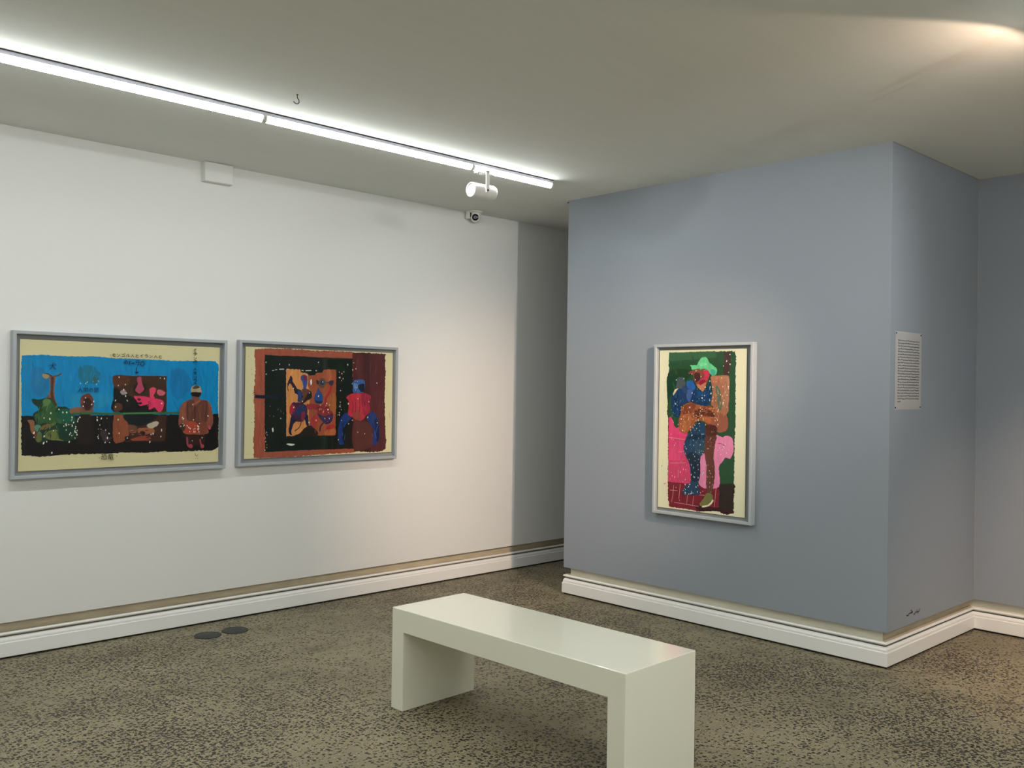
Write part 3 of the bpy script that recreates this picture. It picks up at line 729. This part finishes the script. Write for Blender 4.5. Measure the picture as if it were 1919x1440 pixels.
    p.spots(T1, [(385, 810), (1310, 820), (1405, 830), (485, 1090), (545, 1165), (530, 1230), (565, 1335), (300, 1335), (525, 975), (365, 1000), (1340, 1390)], r=.003)
    p.spots(L1, [(280, 145), (330, 410), (352, 690), (520, 790), (985, 865), (1010, 710), (1055, 695), (1230, 610), (1230, 635), (1215, 750), (60, 885), (105, 790), (150, 885)], r=.003)
    p.spots(S1, [(300, 705), (468, 830), (305, 875), (180, 850), (265, 970), (365, 975), (365, 1010), (400, 1075), (290, 1110)], r=.003); p.specks(S1, 220, 340, 930, 1020, 10); p.specks(S1, 350, 380, 910, 1000, 6); p.specks(S1, 150, 200, 850, 950, 6)
    # lettering
    ink = (34, 26, 22); navy = (14, 22, 60)
    x = 225
    for g in ('mo', 'n', 'go', 'ru', 'hito', 'to', 'i', 'ra', 'n', 'hito', 'to'):
        p.glyphs(T1, GX[g], x, 272 + (x - 225) * .022, 88, 82, .0028, ink); x += 104
    p.spots(T1, [(178, 300), (180, 335)], ink, .0018)
    p.glyphs(T1, GX['no'], 490, 430, 90, 90, .0036, navy)
    p.line(T1, [(615, 440), (608, 540)], .0036, navy); p.line(T1, [(615, 460), (665, 450)], .0032, navy); p.line(T1, [(612, 490), (650, 485)], .0032, navy)
    p.line(T1, [(665, 510), (680, 480), (695, 510), (712, 482), (725, 510)], .0036, navy)
    p.line(T1, [(760, 440), (765, 475), (820, 470)], .0036, navy); p.line(T1, [(765, 440), (825, 440), (825, 500), (790, 550)], .0038, navy)
    p.line(T1, [(930, 440), (880, 470), (865, 530), (905, 555), (945, 520), (935, 470), (905, 440)], .0038, navy); p.line(T1, [(965, 440), (972, 465)], .0032, navy); p.spots(T1, [(978, 510)], navy, .002)
    p.line(T1, [(775, 580), (772, 690)], .004, navy); p.line(T1, [(735, 690), (778, 722), (820, 685)], .0042, navy); p.line(T1, [(750, 700), (800, 697)], .006, navy)
    p.text(B1, '\u4eba\u9593\u306e\u982d', 632, 584, 55, (16, 20, 40)); p.text(B1, '\u72ac', 335, 352, 80, (18, 34, 70))
    p.text(A1, '\u6050\u7adc', 815, 1140, 54, ink); p.spots(A1, [(803, 1128), (945, 1110)], ink, .002)
    for g, yy, c in (('i', 72, ink), ('ra', 112, ink), ('n', 165, ink), ('no', 205, navy), ('hito', 285, navy), ('mo', 330, navy), ('go', 385, navy), ('ra', 415, navy), ('ru', 445, navy)):
        p.glyphs(S1, GX[g], 305, yy, 42, 38, .0032, c)
    p.line(S1, [(322, 1245), (322, 1270), (335, 1282), (352, 1265)], .0026, ink); p.spots(S1, [(325, 1305), (345, 1305)], ink, .0015)
    return p

A2 = (5.3333, 430, 620); B2 = (9.6, 520, 680); C2 = (8.4667, 620, 690)
def paint_mid(rect):
    p = Paint([(460.5, 651), (737, 661), (731, 847), (455.5, 861)], rect, 1.12, 23)
    p.poly(A2, [(250, 190), (400, 180), (700, 190), (860, 202), (1000, 202), (1240, 212), (1240, 1218), (1000, 1230), (700, 1255), (500, 1268), (300, 1277), (235, 1270), (230, 1100), (245, 900), (240, 650), (258, 400), (250, 260)], (156, 82, 62), smooth=False, jit=.004)
    p.poly(A2, [(1232, 215), (1400, 218), (1570, 228), (1560, 260), (1562, 400), (1550, 600), (1548, 800), (1552, 1080), (1560, 1085), (1545, 1180), (1500, 1205), (1400, 1214), (1230, 1205)], (80, 36, 38), smooth=False, jit=.004)
    p.poly(A2, [(1340, 220), (1400, 220), (1400, 1200), (1340, 1205)], (66, 32, 34), smooth=False)
    p.poly(A2, [(352, 245), (500, 255), (700, 258), (900, 268), (1232, 275), (1230, 1178), (1000, 1185), (700, 1197), (345, 1216), (345, 900), (350, 500)], (18, 28, 23), smooth=False)
    p.poly(A2, [(940, 270), (985, 270), (975, 1185), (930, 1188)], (26, 38, 32), smooth=False)
    p.poly(B2, [(150, 120), (400, 128), (420, 180), (540, 205), (560, 240), (660, 235), (690, 195), (810, 180), (830, 130), (1052, 130), (1020, 1305), (690, 1308), (640, 1180), (540, 1140), (460, 1190), (400, 1260), (300, 1320), (145, 1332)], (206, 138, 78), smooth=False)
    p.poly(B2, [(545, 215), (560, 240), (660, 235), (690, 195), (810, 180), (830, 130), (1052, 130), (1020, 1305), (690, 1308), (640, 1180), (560, 1130), (545, 800), (600, 560), (540, 420)], (154, 78, 50), smooth=False)
    p.poly(B2, [(880, 140), (960, 140), (960, 320), (890, 330)], (172, 96, 62)); p.poly(B2, [(880, 640), (1030, 560), (1030, 900), (940, 860)], (160, 96, 52)); p.poly(B2, [(840, 1230), (1010, 1190), (1010, 1300), (840, 1300)], (178, 98, 58))
    p.poly(B2, [(300, 1325), (400, 1262), (470, 1180), (560, 1130), (650, 1180), (690, 1315)], (38, 28, 25))
    p.brush(A2, 270, 330, 260, 1200, 26, [(168, 92, 70), (142, 72, 56), (160, 78, 58)], (.03, .08), (.004, .009)); p.brush(A2, 400, 1200, 205, 235, 22, [(168, 90, 68), (144, 74, 56)], (.03, .07), (.003, .006), 0); p.brush(A2, 1260, 1530, 300, 1120, 50, [(88, 40, 42), (72, 32, 34), (94, 46, 44)], (.04, .10), (.005, .010)); p.brush(B2, 190, 520, 180, 1200, 34, [(220, 152, 90), (192, 124, 68), (200, 132, 70)], (.02, .05), (.004, .008)); p.brush(B2, 600, 1000, 280, 1250, 40, [(166, 88, 58), (142, 70, 44), (160, 84, 60), (146, 84, 48)], (.02, .05), (.004, .008)); p.brush(A2, 380, 540, 450, 1150, 24, [(24, 36, 29), (14, 22, 18)], (.03, .07), (.005, .010))
    # leaping dark shape on the left of the panel
    d1, d2, bl, rd = (40, 34, 50), (30, 30, 58), (44, 62, 112), (160, 38, 48)
    p.poly(B2, [(230, 235), (265, 290), (255, 330), (300, 400), (340, 470), (400, 490), (440, 560), (440, 640), (400, 700), (350, 700), (360, 590), (305, 560), (280, 490), (222, 385), (180, 440), (192, 530), (165, 460), (180, 350), (210, 290)], d1)
    p.poly(B2, [(350, 520), (400, 510), (430, 590), (400, 690), (360, 690)], bl)
    p.poly(B2, [(410, 260), (450, 225), (510, 230), (530, 280), (520, 400), (500, 470), (455, 470), (450, 380), (420, 320)], (56, 78, 138)); p.poly(B2, [(460, 240), (515, 240), (520, 310), (475, 320)], (112, 40, 66))
    p.poly(B2, [(430, 490), (540, 480), (590, 560), (590, 650), (520, 690), (430, 760), (370, 780), (400, 690), (450, 620)], (100, 60, 48)); p.poly(B2, [(530, 560), (590, 520), (605, 630), (500, 690), (400, 790), (370, 780), (470, 670)], (34, 24, 22))
    p.poly(B2, [(240, 740), (330, 720), (450, 740), (515, 800), (515, 950), (470, 1000), (400, 1065), (300, 1050), (230, 960), (200, 880)], (66, 36, 60))
    p.poly(B2, [(200, 850), (240, 750), (300, 800), (290, 900), (220, 940)], rd); p.poly(B2, [(320, 820), (480, 760), (495, 900), (400, 960), (330, 940)], (34, 50, 92)); p.poly(B2, [(420, 900), (470, 880), (480, 960), (440, 1070), (410, 1040)], (136, 38, 50))
    p.poly(B2, [(240, 960), (330, 1030), (265, 1120), (232, 1230), (242, 1310), (200, 1290), (180, 1220), (210, 1080)], d2); p.poly(B2, [(470, 980), (530, 940), (545, 1100), (530, 1175), (490, 1090)], d2)
    p.line(B2, [(410, 1060), (380, 1160), (290, 1235)], .006, (50, 30, 36))
    # red and blue shape on the right of the panel
    p.poly(B2, [(510, 760), (640, 745), (760, 765), (860, 740), (930, 840), (982, 930), (960, 1040), (880, 1100), (820, 1080), (760, 980), (690, 930), (700, 860), (620, 840), (540, 850)], (142, 44, 44))
    p.line(B2, [(960, 400), (925, 540), (860, 640), (845, 750)], .018, (166, 42, 48))
    p.poly(B2, [(650, 610), (700, 520), (725, 450), (750, 510), (800, 590), (800, 700), (740, 740), (660, 710)], (42, 72, 128)); p.poly(B2, [(660, 680), (740, 700), (800, 690), (760, 742), (670, 720)], (24, 40, 80))
    p.ell(B2, 795, 368, 66, 88, (84, 74, 70)); p.ell(B2, 795, 365, 34, 46, (44, 48, 74)); p.poly(B2, [(695, 310), (740, 350), (720, 400), (690, 360)], (60, 40, 44))
    p.poly(B2, [(915, 340), (1000, 318), (992, 380), (965, 420), (925, 400)], (48, 44, 66)); p.line(B2, [(860, 360), (930, 355)], .006, (70, 60, 62))
    p.poly(B2, [(700, 930), (800, 960), (900, 950), (978, 920), (960, 1050), (870, 1105), (800, 1070)], (40, 40, 84)); p.line(B2, [(810, 1080), (755, 1150), (742, 1240)], .010, (48, 30, 36))
    p.poly(B2, [(590, 1000), (690, 950), (705, 1040), (675, 1160), (600, 1140)], (166, 52, 52)); p.poly(B2, [(860, 1160), (990, 1110), (1000, 1170), (880, 1205)], (166, 46, 46))
    # seated figure with red vest
    p.poly(C2, [(340, 850), (440, 860), (560, 850), (640, 980), (640, 1230), (345, 1270)], (84, 44, 40))
    p.poly(C2, [(200, 720), (260, 720), (310, 790), (240, 870), (175, 950), (160, 1100), (185, 1205), (110, 1205), (92, 1050), (110, 900), (140, 800)], (28, 54, 112))
    p.poly(C2, [(600, 720), (660, 690), (720, 780), (747, 880), (752, 1100), (700, 1205), (640, 1200), (655, 1000), (600, 880), (555, 800)], (32, 52, 108)); p.poly(C2, [(680, 830), (740, 860), (745, 1100), (700, 1150)], (20, 30, 66))
    p.poly(C2, [(235, 460), (330, 405), (420, 395), (540, 400), (625, 455), (600, 530), (605, 690), (540, 760), (480, 830), (400, 830), (330, 785), (260, 740), (265, 650), (272, 530)], (176, 46, 62))
    p.poly(C2, [(470, 405), (540, 402), (620, 455), (600, 540), (600, 690), (540, 750), (490, 700)], (140, 38, 58)); p.poly(C2, [(350, 690), (460, 680), (450, 830), (350, 800)], (138, 60, 52))
    for xx in (330, 380, 440, 520): p.line(C2, [(xx, 500), (xx + 4, 600), (xx - 2, 700)], .005, (112, 26, 44))
    p.poly(C2, [(335, 230), (400, 185), (520, 190), (535, 260), (515, 350), (490, 392), (400, 392), (340, 385), (345, 300)], (52, 88, 146)); p.poly(C2, [(430, 270), (520, 250), (515, 350), (480, 385), (430, 330)], (20, 30, 52)); p.poly(C2, [(350, 250), (400, 240), (420, 300), (370, 340)], (92, 130, 176))
    p.brush(C2, 290, 580, 440, 740, 30, [(190, 54, 66), (150, 36, 54), (170, 40, 70)], (.02, .05), (.003, .006)); p.brush(C2, 120, 220, 820, 1150, 12, [(40, 72, 136), (20, 40, 90)], (.02, .05), (.003, .007), 80); p.brush(C2, 640, 730, 780, 1150, 14, [(44, 68, 128), (22, 36, 80)], (.02, .05), (.003, .007), 100); p.brush(B2, 240, 480, 780, 1020, 26, [(90, 40, 66), (44, 34, 60), (130, 40, 56), (40, 58, 104)], (.012, .03), (.003, .006), 60); p.brush(B2, 680, 960, 780, 1060, 22, [(160, 50, 50), (122, 36, 40), (60, 44, 86)], (.012, .03), (.003, .006), 20)
    # marks
    p.line(A2, [(250, 662), (350, 667), (440, 665), (495, 672)], .020, (24, 30, 50)); p.line(A2, [(225, 640), (240, 620), (250, 640), (230, 650)], .003, (120, 40, 40)); p.line(A2, [(225, 608), (250, 610)], .002, (110, 40, 40)); p.spots(A2, [(230, 680)], (40, 30, 40), .0018)
    p.poly(A2, [(553, 1135), (600, 1130), (640, 1138), (600, 1152)], (236, 230, 210)); p.poly(A2, [(414, 985), (422, 970), (430, 1010), (420, 1022)], (236, 230, 210))
    p.line(A2, [(420, 405), (440, 402)], .004, (236, 230, 210)); p.line(A2, [(450, 396), (472, 394)], .003, (236, 230, 210)); p.line(A2, [(492, 390), (540, 389)], .006, (236, 230, 210)); p.line(A2, [(565, 388), (592, 388)], .003, (220, 190, 140))
    p.line(A2, [(715, 400), (735, 402)], .005, (236, 230, 210)); p.line(A2, [(755, 403), (812, 400)], .005, (236, 230, 210)); p.line(A2, [(855, 400), (868, 405)], .005, (236, 230, 210))
    p.poly(A2, [(800, 495), (812, 485), (818, 520), (808, 552)], (240, 228, 200))
    p.spots(A2, [(592, 345), (885, 318), (497, 340), (360, 322), (360, 440), (1178, 340), (1238, 320), (1228, 390), (1260, 380), (1102, 600), (1098, 715), (1090, 760), (1118, 430), (1275, 680), (1385, 710), (1178, 730), (1370, 865), (1178, 930), (1465, 920), (1468, 522), (1268, 1015), (1338, 1030), (1072, 1090), (1215, 895), (500, 880), (632, 770), (632, 580), (720, 710), (782, 920), (790, 625), (852, 898), (962, 730), (975, 790), (925, 515), (880, 655), (985, 880), (940, 880)], r=.0034)
    p.specks(A2, 1080, 1140, 400, 500, 8); p.specks(A2, 1070, 1110, 740, 900, 8); p.specks(A2, 370, 540, 760, 900, 8, (110, 120, 105)); p.specks(A2, 880, 1000, 740, 830, 16); p.specks(A2, 1190, 1290, 500, 600, 8, (150, 180, 205)); p.specks(A2, 340, 365, 1020, 1200, 8)
    p.specks(A2, 170, 230, 240, 1260, 9, (120, 112, 80), (.001, .002)); p.line(A2, [(1585, 820), (1592, 850), (1594, 870)], .002, (110, 90, 60))
    return p

A3 = (3.892, 1200, 630); B3 = (8.4706, 1230, 650); C3 = (8.0, 1230, 800)
def paint_right(rect):
    p = Paint([(1237, 656), (1399.5, 655), (1397, 971), (1233, 950)], rect, 1.2, 37)
    p.poly(A3, [(212, 118), (330, 118), (450, 112), (485, 118), (520, 116), (690, 115), (699, 150), (695, 300), (697, 600), (692, 760), (688, 1090), (205, 1075), (205, 590), (197, 560), (206, 400), (210, 200)], (36, 74, 46), smooth=False, jit=.004)
    p.poly(A3, [(212, 118), (550, 112), (560, 160), (210, 180)], (50, 92, 60), smooth=False); p.poly(A3, [(210, 260), (380, 250), (330, 330), (230, 420), (205, 500)], (22, 56, 34))
    p.brush(A3, 240, 670, 150, 1040, 60, [(42, 84, 52), (30, 66, 40), (46, 88, 56), (28, 62, 40)], (.03, .09), (.005, .010))
    p.poly(A3, [(578, 1078), (690, 1078), (703, 1098), (690, 1110), (686, 1295), (640, 1303), (600, 1296), (572, 1255)], (44, 33, 29), smooth=False, jit=.004)
    p.poly(A3, [(205, 1058), (330, 1068), (450, 1082), (580, 1098), (578, 1270), (560, 1262), (430, 1280), (300, 1255), (215, 1247), (203, 1150)], (118, 28, 44), smooth=False, jit=.004)
    p.poly(A3, [(420, 1240), (580, 1255), (686, 1280), (640, 1300), (560, 1278), (440, 1275)], (52, 22, 26))
    p.poly(A3, [(212, 588), (224, 580), (240, 610), (252, 652), (272, 670), (285, 655), (300, 690), (345, 700), (370, 900), (372, 1078), (205, 1060), (207, 800)], (206, 66, 112), smooth=False)
    p.poly(A3, [(212, 900), (350, 905), (370, 1070), (207, 1058)], (192, 62, 100), smooth=False); p.poly(A3, [(208, 705), (335, 715), (335, 740), (208, 728)], (214, 58, 110), smooth=False)
    p.poly(A3, [(560, 722), (600, 735), (640, 725), (672, 745), (684, 800), (678, 860), (655, 894), (625, 886), (600, 920), (578, 960), (575, 1102), (438, 1086), (440, 900), (470, 850), (555, 760)], (222, 126, 164))
    p.brush(A3, 225, 340, 760, 1040, 30, [(214, 76, 120), (196, 58, 104), (204, 70, 116)], (.03, .07), (.004, .008)); p.brush(A3, 580, 670, 760, 870, 12, [(230, 138, 174), (212, 114, 154)], (.02, .04), (.004, .007)); p.brush(A3, 450, 560, 900, 1060, 14, [(230, 136, 172), (212, 116, 156)], (.02, .06), (.004, .007)); p.brush(A3, 225, 560, 1110, 1230, 24, [(130, 34, 50), (104, 22, 38), (92, 24, 36)], (.02, .05), (.004, .008), 0)
    p.line(C3, [(930, 250), (980, 250), (1040, 285)], .003, (120, 50, 80))
    p.poly(B3, [(1085, 85), (1180, 85), (1185, 250), (1162, 450), (1080, 450), (1063, 380), (1080, 200)], (66, 46, 42), smooth=False)
    p.poly(B3, [(870, 480), (980, 460), (1120, 460), (1162, 490), (1168, 650), (1150, 1000), (1120, 1080), (1145, 1200), (1140, 1290), (1100, 1340), (980, 1350), (950, 1250), (940, 1000), (880, 900), (900, 700)], (158, 104, 78))
    p.poly(B3, [(1050, 480), (1150, 500), (1160, 700), (1120, 980), (1060, 900), (1080, 650)], (166, 122, 96)); p.poly(B3, [(950, 630), (1010, 680), (1042, 850), (1042, 990), (980, 995), (968, 850)], (84, 106, 84)); p.poly(B3, [(880, 480), (1000, 470), (1080, 540), (920, 580)], (172, 112, 82))
    p.poly(B3, [(345, 490), (390, 475), (440, 490), (470, 600), (420, 660), (325, 650), (330, 580)], (72, 82, 86))
    p.poly(B3, [(490, 550), (570, 535), (620, 580), (660, 680), (740, 715), (800, 660), (850, 560), (862, 470), (872, 650), (882, 800), (850, 915), (760, 935), (610, 890), (560, 870), (500, 885), (410, 930), (385, 1040), (350, 1112), (290, 1090), (248, 990), (243, 830), (270, 720), (340, 668), (420, 655), (480, 600)], (24, 56, 94))
    p.poly(B3, [(490, 550), (570, 535), (612, 590), (625, 660), (570, 690), (500, 640)], (36, 88, 152)); p.poly(B3, [(500, 680), (580, 690), (560, 800), (530, 870), (490, 800)], (62, 86, 140)); p.poly(B3, [(420, 620), (490, 640), (500, 740), (430, 700)], (44, 66, 104)); p.poly(B3, [(660, 690), (740, 720), (840, 700), (800, 790), (680, 780)], (26, 70, 116))
    p.poly(B3, [(300, 780), (360, 760), (350, 900), (300, 960)], (18, 40, 70)); p.poly(B3, [(270, 740), (310, 670), (360, 660), (330, 690), (280, 770)], (196, 190, 150))
    p.poly(B3, [(420, 940), (540, 880), (620, 900), (760, 940), (900, 960), (970, 1030), (955, 1150), (900, 1245), (840, 1240), (760, 1180), (640, 1180), (600, 1250), (540, 1320), (480, 1370), (400, 1350), (370, 1290), (365, 1150), (400, 1050)], (148, 84, 54))
    p.poly(B3, [(430, 960), (540, 890), (640, 920), (560, 1050), (440, 1080)], (120, 62, 42)); p.poly(B3, [(620, 1010), (800, 985), (930, 1050), (925, 1115), (760, 1090), (650, 1130)], (82, 42, 31)); p.poly(B3, [(420, 1100), (540, 1060), (560, 1200), (460, 1340), (390, 1290)], (164, 98, 62)); p.poly(B3, [(720, 1120), (860, 1120), (880, 1200), (780, 1190)], (162, 92, 56))
    p.poly(B3, [(960, 1060), (1130, 1110), (1142, 1290), (1090, 1335), (960, 1340), (890, 1250)], (140, 84, 66))
    p.brush(B3, 270, 420, 720, 1040, 26, [(32, 68, 110), (18, 44, 76), (40, 80, 124)], (.015, .04), (.003, .006), 70); p.brush(B3, 600, 840, 740, 900, 22, [(30, 70, 116), (18, 46, 80)], (.015, .04), (.003, .006), 20); p.brush(B3, 400, 900, 930, 1150, 46, [(160, 94, 60), (124, 66, 44), (104, 54, 38), (174, 108, 70)], (.015, .04), (.003, .006), 15); p.brush(B3, 400, 540, 1120, 1320, 18, [(172, 104, 66), (140, 80, 52)], (.015, .04), (.003, .006), 50); p.brush(B3, 930, 1130, 500, 1280, 34, [(172, 118, 90), (142, 90, 68), (180, 130, 100), (130, 80, 62)], (.015, .04), (.003, .006), 80)
    # head with green hat
    p.poly(B3, [(515, 400), (600, 372), (680, 350), (800, 360), (852, 400), (850, 460), (820, 560), (762, 695), (720, 695), (650, 620), (610, 520), (580, 430), (520, 425)], (124, 66, 54))
    p.poly(B3, [(650, 600), (740, 590), (800, 570), (762, 690), (722, 698)], (176, 114, 86)); p.poly(B3, [(620, 420), (700, 415), (705, 510), (640, 555), (612, 480)], (68, 34, 30)); p.poly(B3, [(745, 390), (830, 380), (852, 430), (800, 540), (700, 610), (720, 520), (770, 460)], (182, 46, 76)); p.poly(B3, [(690, 560), (740, 520), (790, 540), (710, 600)], (128, 24, 44))
    p.poly(B3, [(548, 288), (640, 292), (680, 240), (720, 182), (770, 160), (812, 180), (850, 250), (910, 300), (960, 340), (972, 390), (942, 452), (890, 462), (850, 400), (800, 358), (700, 345), (580, 362), (566, 325)], (98, 192, 134)); p.poly(B3, [(870, 365), (945, 380), (940, 445), (890, 458)], (62, 154, 134)); p.poly(B3, [(690, 265), (800, 262), (830, 300), (700, 310)], (118, 206, 150))
    # legs
    p.poly(A3, [(480, 655), (556, 655), (560, 700), (550, 790), (540, 880), (549, 960), (546, 1050), (525, 1152), (495, 1152), (488, 1080), (490, 960), (475, 860), (470, 790)], (94, 54, 44)); p.poly(A3, [(478, 655), (556, 655), (556, 720), (486, 720)], (74, 38, 32))
    p.poly(A3, [(385, 660), (430, 622), (470, 640), (482, 700), (470, 790), (470, 845), (440, 885), (432, 920), (440, 960), (440, 1030), (428, 1080), (437, 1120), (430, 1155), (330, 1155), (313, 1130), (345, 1080), (375, 1060), (372, 980), (365, 930), (335, 870), (322, 810), (335, 750), (360, 700)], (30, 62, 90))
    p.poly(A3, [(345, 860), (400, 850), (440, 882), (438, 1040), (400, 1060), (378, 1040), (374, 960)], (22, 40, 58)); p.poly(A3, [(400, 770), (470, 760), (468, 840), (420, 860)], (46, 74, 94)); p.poly(A3, [(365, 720), (475, 715), (470, 745), (360, 750)], (18, 44, 70))
    p.brush(A3, 350, 460, 680, 840, 28, [(40, 74, 102), (24, 50, 76), (52, 86, 110)], (.015, .04), (.003, .006), 80); p.brush(A3, 380, 430, 880, 1040, 14, [(28, 48, 68), (18, 34, 50)], (.02, .05), (.003, .006)); p.brush(A3, 490, 540, 720, 1120, 20, [(106, 62, 50), (80, 44, 36)], (.02, .05), (.003, .006)); p.brush(B3, 640, 880, 260, 380, 14, [(108, 200, 142), (88, 180, 124)], (.015, .03), (.003, .006), 20)
    p.poly(C3, [(770, 990), (850, 1010), (866, 1090), (840, 1140), (780, 1190), (700, 1196), (663, 1160), (720, 1080)], (110, 110, 62)); p.line(C3, [(700, 1198), (790, 1182), (845, 1135), (866, 1095)], .011, (224, 214, 176))
    for s in ([(215, 538), (330, 540), (460, 535)], [(200, 150), (320, 170), (440, 190)], [(275, 870), (262, 1000), (240, 1130)], [(372, 860), (350, 1080)], [(485, 1020), (465, 1170)], [(578, 1035), (555, 1190)], [(280, 1130), (450, 1160), (650, 1195)], [(912, 920), (885, 1200)], [(340, 640), (342, 760)], [(215, 945), (330, 955)], [(660, 1022), (740, 1026)], [(340, 372), (410, 366)]):
        p.line(C3, s, .0028, (216, 150, 150))
    p.spots(B3, [(1175, 130), (1125, 235), (1075, 310), (1178, 285), (1155, 410), (575, 430), (630, 520), (640, 380), (720, 470), (450, 500), (330, 520), (580, 730), (590, 850), (790, 640), (860, 545), (865, 640), (880, 740), (860, 850), (320, 900), (740, 810), (780, 770), (1135, 770), (1075, 890), (1155, 640), (910, 640), (740, 990), (735, 1090), (545, 960), (410, 1140), (680, 1160), (430, 1320), (990, 1030), (580, 1400)], r=.0036)
    p.specks(B3, 250, 400, 760, 1100, 18, (110, 150, 175)); p.specks(B3, 380, 660, 940, 1340, 30, (214, 180, 130)); p.specks(B3, 640, 1000, 960, 1240, 44, (226, 196, 150)); p.specks(B3, 900, 1160, 480, 1080, 30, (226, 196, 160)); p.specks(B3, 600, 880, 640, 920, 14, (120, 160, 195))
    p.specks(A3, 335, 475, 650, 1150, 62, (170, 196, 200)); p.specks(A3, 320, 430, 1060, 1155, 18, (214, 224, 224)); p.specks(A3, 490, 548, 680, 1140, 34, (200, 160, 140)); p.specks(A3, 560, 680, 740, 880, 14, (240, 190, 200)); p.specks(A3, 215, 340, 600, 1240, 26, (232, 170, 180))
    p.spots(C3, [(95, 578)], (110, 60, 50), .0025); p.poly(C3, [(118, 850), (160, 830), (150, 856)], (196, 140, 130), jit=.001)
    return p

GF = 'framed paintings'
framed('framed_painting', 'wide framed painting with blue sky band and black ground, nearest the left edge', on_left(1.489, 0.965), WANG, 1.231, 0.802,
       (1.531 - 1.489, 2.681 - 1.489, 1.006 - 0.965, 1.7215 - 0.965), M_FRAME, lin((196, 188, 146), 1.25), paint_left, 'blue and black scene with tree, bust and coated figure', GF)
framed('framed_painting', 'wide framed painting with brick-red border and dark green field, right of the blue one', on_left(2.803, 0.970), WANG, 1.250, 0.806,
       (2.857 - 2.803, 4.022 - 2.803, 1.0155 - 0.970, 1.7355 - 0.970), M_FRAME, lin((200, 194, 152), 1.25), paint_mid, 'red-bordered scene with orange panel and seated blue and red figure', GF)
framed('framed_painting', 'tall framed painting of a figure in a green hat on the grey pier', (XF, 3.771, 0.684), -math.pi / 2, 0.745, 1.111,
       (3.771 - 3.744, 3.771 - 3.085, 0.723 - 0.684, 1.756 - 0.684), M_FRAME3, lin((214, 212, 180), 1.25), paint_right, 'figure in green hat on green and pink ground', GF)
